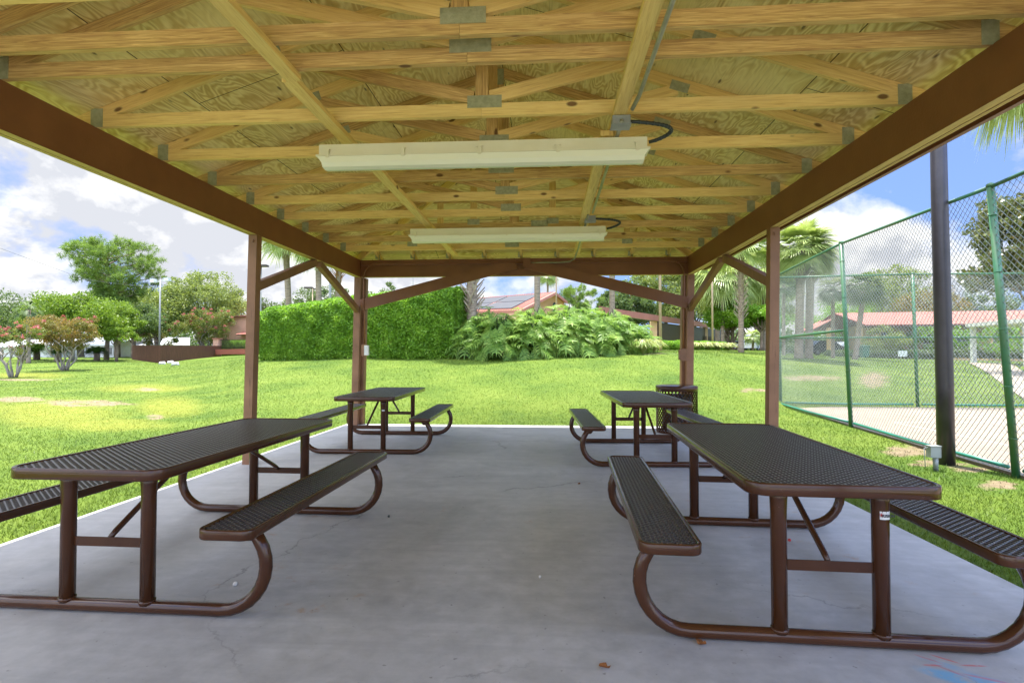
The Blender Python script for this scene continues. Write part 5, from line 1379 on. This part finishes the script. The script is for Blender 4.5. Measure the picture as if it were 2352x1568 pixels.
# covered walkway with red fascia
root = thing('covered_walkway', 'long covered walkway with deep salmon fascia and tan columns', 'building', (W(1520, 800, 48).x, W(1520, 800, 48).y, 1.8))
wp = [(1375, 706, 35.5), (1411, 709, 37.6), (1470, 717.5, 41), (1530, 726.5, 45.5), (1580, 733, 50), (1634, 742, 55.5)]
TP = [W(*q) for q in wp]; zt_w = sum(p.z for p in TP)/len(TP)
mb = MB(); sb = MB(); nW = Vector((.45, .89, 0))
for i, p in enumerate(TP): p.z = zt_w
for p, q in zip(TP[:-1], TP[1:]):
    mb.quad(p, q, q-Vector((0, 0, .46)), p-Vector((0, 0, .46))); mb.quad(p, q, q+nW*5, p+nW*5)
    sb.quad(p-Vector((0, 0, .42)), q-Vector((0, 0, .42)), q+nW*5-Vector((0, 0, .42)), p+nW*5-Vector((0, 0, .42)))
p, q = TP[-1], TP[-1]+nW*5; mb.quad(p, q, q-Vector((0, 0, .46)), p-Vector((0, 0, .46)))
mb.build('fascia_roof', M['salmon'], root); sb.build('soffit', M['bronze'], root)
for px, d, wd, mt in ((1566, 49.6, .75, 'tan'), (1613, 55, .72, 'tan'), (1497, 44.3, .5, 'tan'), (1527, 47, .22, 'bronze'), (1628, 57, .4, 'tan')):
    p = W(px, 800, d)+nW*.5; mb = MB(); mb.box((p.x-wd/2, p.y-wd/2, 1.2), (p.x+wd/2, p.y+wd/2, zt_w-.43)); mb.build('column', M[mt], root)
mb = MB(); p, q = TP[2]+nW*4.8, TP[-1]+nW*4.8; mb.beam((p.x, p.y, 2.4), (q.x, q.y, 2.4), .2, 2.9); mb.build('back_wall', M['bronze'], root)
iron_fence(1490, 45.5, 1560, 50.5, 3.0, 1.5, 'black iron fence under the walkway left of the tan column', 46)
iron_fence(1573, 51.5, 1660, 58, 3.05, 1.4, 'black iron fence between the walkway columns right of the far right post', 46)
# hall on the right with tiled roof
a, b_, u, n = wall_frame(1905, 47, 2420, 43.5); ln = (b_-a).length
root = thing('tiled_building', 'tan building with long red tile roof behind the court', 'building', (a.x, a.y, .9))
P = lambda s, t, z: Vector((a.x, a.y, 0))+u*s+n*t+Vector((0, 0, z))
ze, zr_ = zz(743, 43.5), zz(714, 47.5)
mb = MB()
for dz in (0, -.12):
    mb.quad(P(2.3, -1.4, ze+dz), P(ln, -1.4, ze+dz), P(ln, 3.2, zr_+dz), P(1.4+.0, 3.2, zr_+dz), uv=[(2.3, 0), (ln, 0), (ln, 5), (1.4, 5)])
    mb.quad(P(1.4, 3.2, zr_+dz), P(ln, 3.2, zr_+dz), P(ln, 7.8, ze+dz), P(.5, 7.8, ze+dz), uv=[(1.4, 5), (ln, 5), (ln, 0), (.5, 0)])
mb.quad(P(2.3, -1.4, ze), P(2.3, -1.4, ze-.14), P(ln, -1.4, ze-.14), P(ln, -1.4, ze)); mb.build('roof', M['tile'], root)
mb = MB(); 
for dz in (0, -.12):
    mb.quad(P(-.6, 2.2, zz(753, 47)+dz), P(1.45, 2.9, zz(727, 48)+dz), P(1.45, 7, zz(727, 48)+dz), P(-.6, 7, zz(753, 47)+dz), uv=[(0, 0), (0, 2.5), (5, 2.5), (5, 0)])
mb.build('porch_roof', M['tile'], root)
mb = MB(); poly = [P(3.2, .6, 0), P(ln, .6, 0), P(ln, 6, 0), P(3.2, 6, 0)]; mb.prism([(p.x, p.y) for p in poly], .3, ze+.1); mb.build('wall', M['tan'], root)
mb = MB(); mb.quad(P(2.35, -1.38, ze-.13), P(ln, -1.38, ze-.13), P(ln, .6, ze-.13), P(2.35, .6, ze-.13)); mb.build('soffit', M['bronze'], root)
for s, w_ in ((.55, .42), (2.1, .40), (3.15, .44), (6.6, .3), (8.9, .3), (11.5, .3)):
    c = P(s, -.6 if s > 2 else 1.5, 0); mb = MB(); mb.box((c.x-w_/2, c.y-w_/2, .3), (c.x+w_/2, c.y+w_/2, ze-.1)); mb.build('column', M['tan'], root)
for s, w_ in ((5.0, 1.6), (7.6, 1.2), (10., 1.6), (12.6, 1.4)):
    mb = MB(); mb.beam(P(s, .57, 1.7), P(s, .57, 3.1), w_, .06, n); wn = mb.build('window', M['bronze'], root)
    mb = MB(); mb.beam(P(s, .53, 1.78), P(s, .53, 3.02), w_-.2, .02, n); mb.build('pane', M['glass'], root).parent = wn
mb = MB(); c = P(6.9, -.2, 0); mb.box((c.x-.35, c.y-.3, 1.5), (c.x+.35, c.y+.25, 2.1)); mb.build('air_conditioner', M['white_wall'], root)
boxhedge('low_hedge', 'low clipped hedge in front of the tiled building', [base(1905, 43), base(2080, 42.2), base(2230, 41.4), base(2420, 40)], .8, [zz(808, 43), zz(807, 42), zz(807, 41.4), zz(806, 40)], 0, .14, 300, 'lf_dark', 'low clipped hedges')
mb = MB(); p, q = W(2150, 822, 40.5), W(2480, 826, 38.5); mb.beam((p.x, p.y, h1(p.x, p.y)+.07), (q.x, q.y, h1(q.x, q.y)+.07), .18, .16); tag(mb.build('kerb_rail', M['tan']), 'low pale kerb at the foot of the hedge before the tiled building', 'kerb')
# white canopy
c1, c2 = W(2217, 743, 33.9), W(2490, 710, 25); zc = c1.z; c2.z = zc; c1.z = zc
root = thing('white_canopy', 'white flat canopy on slim posts by the path at the right', 'canopy', (c1.x, c1.y, h1(c1.x, c1.y)))
mb = MB(); nC = Vector((.97, .25, 0)); poly = [c1, c2, c2+nC*4, c1+nC*4]; mb.prism([(p.x, p.y) for p in poly], zc-.22, zc); mb.build('roof', M['white_wall'], root)
for p in (c1+nC*.35+(c2-c1).normalized()*.3, c1.lerp(c2, .55)+nC*.3, c2+nC*.3):
    mb = MB(); mb.box((p.x-.11, p.y-.11, h1(p.x, p.y)-.1), (p.x+.11, p.y+.11, zc-.2)); mb.build('post', M['white_wall'], root)
# bin, sign
p = base(1985, 41.5); root = thing('wheelie_bin', 'green plastic wheeled bin in front of the tan columns', 'bin', p)
mb = MB(); mb.beam((0, 0, .05), (0, 0, .85), .42, .42, (0, 1, 0), taper=1.25); mb.build('bin_body', M['bin_green'], root, world=False)
mb = MB(); mb.beam((0, -.3, .88), (0, .3, .93), .58, .05); mb.build('lid', M['bin_green'], root, world=False)
for s in (-.22, .22): mb = MB(); mb.tube([(s-.03, .24, .09), (s+.03, .24, .09)], .09, 12); mb.build('wheel', M['tyre'], root, world=False)
p = base(2073, 40.6); root = thing('small_sign', 'small white blank sign board low in front of the hedge', 'sign', p)
mb = MB(); mb.box((-.32, -.015, .18), (.32, .015, .62)); mb.build('board', M['white_wall'], root, world=False)
mb = MB(); mb.box((-.25, .016, 0), (-.21, .05, .5)); mb.build('stake', M['bronze'], root, world=False); mb = MB(); mb.box((.21, .016, 0), (.25, .05, .5)); mb.build('stake', M['bronze'], root, world=False)
# cars
def car(px, d, rz, mat, label, van=False, zb=None):
    p = base(px, d); root = thing('parked_van' if van else 'parked_car', label, 'van' if van else 'car', p, rz, 'parked vehicles')
    if van: prof = [(-2.5, .35), (2.45, .35), (2.5, .9), (2.1, 1.05), (1.45, 1.85), (1.1, 2.0), (-2.4, 2.0), (-2.55, 1.2)]
    else: prof = [(-2.2, .3), (2.2, .3), (2.25, .72), (1.3, .92), (.6, 1.42), (-1.0, 1.46), (-1.8, 1.0), (-2.25, .92)]
    mb = MB(); w_ = .88; n_ = len(prof)
    for y, k in ((-w_, 1), (w_, 1)):
        for x, z in prof: mb.v.append((x, y*(.86 if z > 1.1 else 1), z))
    mb.face(tuple(range(n_))); mb.face(tuple(reversed(range(n_, 2*n_))))
    for i in range(n_): j = (i+1) % n_; mb.face((i, n_+i, n_+j, j))
    mb.build('body', M[mat], root, world=False)
    for s in (-1, 1):
        mb = MB()
        if van: q = [(-2.2, 1.2), (1.5, 1.2), (1.15, 1.8), (-2.2, 1.8)]
        else: q = [(-1.5, .98), (1.0, .98), (.5, 1.36), (-.9, 1.38)]
        yy = lambda z: s*(w_*(1-.14*max(0, min(1, (z-.75)/.45)))+.012)
        mb.quad(*[(x, yy(z), z) for x, z in q]); mb.build('side_window', M['glass'], root, world=False)
        for x in (-1.45, 1.45): mb = MB(); mb.tube([(x, s*w_*.8, .33), (x, s*(w_+.01), .33)], .33, 18); wl = mb.build('wheel', M['tyre'], root, world=False); mb = MB(); mb.tube([(x, s*w_, .33), (x, s*(w_+.02), .33)], .19, 14); rm = mb.build('rim', M['box_grey'], root, world=False); rm.parent = wl
    mb = MB(); x0 = 2.12 if van else 1.32; x1 = 1.5 if van else .68; z0 = 1.08 if van else .95; z1 = 1.8 if van else 1.38
    mb.quad((x0, -.7, z0+.01), (x0, .7, z0+.01), (x1+.03, .62, z1), (x1+.03, -.62, z1)); mb.build('windshield', M['glass'], root, world=False)
    for y in (-.6, .6): mb = MB(); mb.box((2.24 if not van else 2.47, y-.14, .62), (2.29 if not van else 2.53, y+.14, .8)); mb.build('headlight', M['sticker'], root, world=False)
car(1733, 72, -2.2, 'car_white', 'white van parked beyond the small feathery palms', True)
car(1700, 78, -1.9, 'car_white', 'white car half hidden behind the multi trunk round tree')
car(1893, 55, .25, 'car_dark', 'dark car parked left of the tiled building behind the mesh'); car(1945, 58, .3, 'car_white', 'pale car parked behind the first tan column')
# ================================================================== POLES AND WIRES
def pole(px, d, ytop, r, mat, label, name='light_pole', heads=(), group=None, cat='pole', zb=None):
    b_ = base(px, d); Hh = W(px, ytop, d).z-b_.z; root = thing(name, label, cat, b_, 0, group)
    mb = MB(); mb.tube([(0, 0, -.1), (0, 0, Hh)], [r, r*.8], 10); mb.build('pole_shaft', M[mat], root, True, world=False)
    for (x, z, w_, h_, mt) in heads: mb = MB(); mb.box((x-w_/2, -.2, Hh+z), (x+w_/2, .2, Hh+z+h_)); mb.beam((0, 0, Hh+z+h_*.3), (x, 0, Hh+z+h_*.3), .05, .05); mb.build('lamp_head', M[mt], root, world=False)
    return root
pole(366, 52, 643, .085, 'grey_pole', 'wooden grey pole with two floodlights left of the oaks', heads=((.7, -.12, .5, .3, 'white_wall'), (-.7, -.25, .4, .35, 'white_wall')))
pole(757, 40, 560, .11, 'grey_pole', 'plain grey pole between the two brown palms behind the hedge')
pole(717, 48, 662, .06, 'tan_pole', 'shoebox lamp on a thin tan pole above the tall hedge', 'street_lamp', heads=((-.35, -.02, .7, .14, 'bronze'), (.3, -.12, .4, .1, 'bronze')), cat='street lamp')
pole(948, 60, 560, .05, 'grey_pole', 'very thin dark pole above the hedge under the left end brace')
pole(1278, 34, 540, .045, 'tan_pole', 'thin tan pole in front of the salmon gable')
pole(1517, 30, 480, .085, 'tan_pole', 'tan pole in front of the walkway left of the far right post')
pole(1637, 40, 560, .075, 'tan_pole', 'slim tan pole right of the far right post')
pole(598, 34, 612, .05, 'grey_pole', 'dark pole with a small square lamp just right of the middle left post', 'street_lamp', heads=((.12, -.02, .55, .12, 'bronze'),), cat='street lamp')
A_w, B_w, C_w = W(-700, 395, 40), W(158.6, 628, 46), W(364, 661, 52)
mb = MB(); pts = []
for i in range(25):
    t = i/24; px = -500+t*864; py = 570+(px)*.366 if px < 158.6 else 628+33*((px-158.6)/205)**.55
    pts.append(W(px, py, 44+8*t))
mb.tube(pts, .014, 5); tag(mb.build('power_line', M['cable']), 'thin power line running to the floodlight pole on the left', 'wire')
# far woods
C_ = []; zz_ = []
for px in np.arange(-900, 3300, 9):
    d = 125+20*math.sin(px*.013); p = W(float(px), 800, float(d)); hh = random.uniform(3.5, 6.)+1.5*math.sin(px*.05)
    if not (1080 < px < 1330): pass
    for _ in range(3): C_.append((p.x+random.uniform(-2, 2), p.y+random.uniform(-4, 4), 1+hh*random.uniform(.1, .9)))
P = clumps(C_, [1.7]*len(C_), 55, .9, .4); V, Q = leaves(P, .7, .6)
tag(fast('far_wood', V, Q, M['lf_dark']), 'low far off line of woods along the horizon behind everything', 'woods', kind='stuff')
CLOUD_OFF = (0, 0, -.10); CLOUD_D = (.93, .96, 1.04); CLOUD_L = (1.42, 1.42, 1.42); SKY_TINT = (.15, .19, .39); EXPO = 2.5
# ================================================================== WORLD, SUN, CAMERA
SUN = Vector((-.2, .54, 2.85)).normalized()
w = bpy.data.worlds.new('World'); S.world = w; w.use_nodes = True; nt = w.node_tree
bg = nt.nodes['Background']; bg.inputs['Strength'].default_value = .15
sky = nt.nodes.new('ShaderNodeTexSky'); sky.sky_type = 'NISHITA'; sky.sun_disc = False
sky.sun_elevation = math.asin(SUN.z); sky.sun_rotation = math.atan2(SUN.x, SUN.y); sky.ozone_density = 1.5; sky.dust_density = .6
v = nt.nodes.new('ShaderNodeTexCoord').outputs['Generated']
sp = nt.nodes.new('ShaderNodeSeparateXYZ'); L(nt, v, sp.inputs[0])
vv = mapping(nt, v, (1, 1, 1.5), CLOUD_OFF)
f1 = noise(nt, vv, 3.3, 9, .55, .15); f2 = noise(nt, vv, 7, 7, .6, .2)
bias = math_(nt, 'MULTIPLY', sp.outputs[0], -.07)
dens = math_(nt, 'ADD', f1, math_(nt, 'ADD', bias, .025))
mask = ramp(nt, dens, [(.475, 0.), (.55, 1.)])
up = mapping(nt, vv, (1, 1, 1), (0, 0, .045)); f3 = noise(nt, up, 3.3, 9, .55, .15)
edge = math_(nt, 'SUBTRACT', f1, f3)      # lighter tops, greyer bellies
sh = math_(nt, 'ADD', math_(nt, 'MULTIPLY', edge, 4.2), math_(nt, 'MULTIPLY_ADD', f2, .9, .05))
cl = ramp(nt, sh, [(.40, CLOUD_D), (.66, CLOUD_L)])
skyc = mix(nt, 1., sky.outputs[0], SKY_TINT, 'MULTIPLY')
skyc = mix(nt, .7, skyc, (.40, .62, 1.05)); out = mix(nt, mask, skyc, cl)
# sky brightened behind the viewer and towards the zenith sun as added interior fill
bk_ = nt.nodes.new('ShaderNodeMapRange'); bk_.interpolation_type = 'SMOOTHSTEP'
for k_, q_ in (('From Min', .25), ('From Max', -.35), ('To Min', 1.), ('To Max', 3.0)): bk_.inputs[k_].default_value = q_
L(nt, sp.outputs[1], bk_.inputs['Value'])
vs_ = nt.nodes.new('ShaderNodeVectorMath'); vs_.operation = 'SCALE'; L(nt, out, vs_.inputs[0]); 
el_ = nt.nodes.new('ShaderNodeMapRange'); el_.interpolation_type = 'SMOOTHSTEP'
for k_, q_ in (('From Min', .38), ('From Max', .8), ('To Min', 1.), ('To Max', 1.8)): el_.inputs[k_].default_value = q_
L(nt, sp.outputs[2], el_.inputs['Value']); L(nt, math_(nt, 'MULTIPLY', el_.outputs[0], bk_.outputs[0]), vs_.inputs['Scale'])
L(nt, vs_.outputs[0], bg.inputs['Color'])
sd = bpy.data.lights.new('sun', 'SUN'); sd.energy = 2.3; sd.angle = math.radians(.5); sd.color = (1, .96, .88)
so = bpy.data.objects.new('sun', sd); COL.objects.link(so); so.rotation_euler = (-SUN).to_track_quat('-Z', 'Y').to_euler()
cd = bpy.data.cameras.new('camera'); cam = bpy.data.objects.new('camera', cd); COL.objects.link(cam)
cam.location = (0, 0, HC); cam.rotation_euler = (PI/2+PITCH, 0, YAW)
cd.sensor_width = 36; cd.lens = 36*F/2352; cd.clip_end = 6000; cd.clip_start = .05
S.camera = cam
S.view_settings.view_transform = 'Standard'; S.view_settings.look = 'None'; S.view_settings.exposure = EXPO; S.view_settings.gamma = 1
S.cycles.caustics_reflective = False; S.cycles.caustics_refractive = False; S.cycles.max_bounces = 6; S.cycles.diffuse_bounces = 4; S.cycles.glossy_bounces = 3; S.cycles.transmission_bounces = 4; S.cycles.transparent_max_bounces = 8
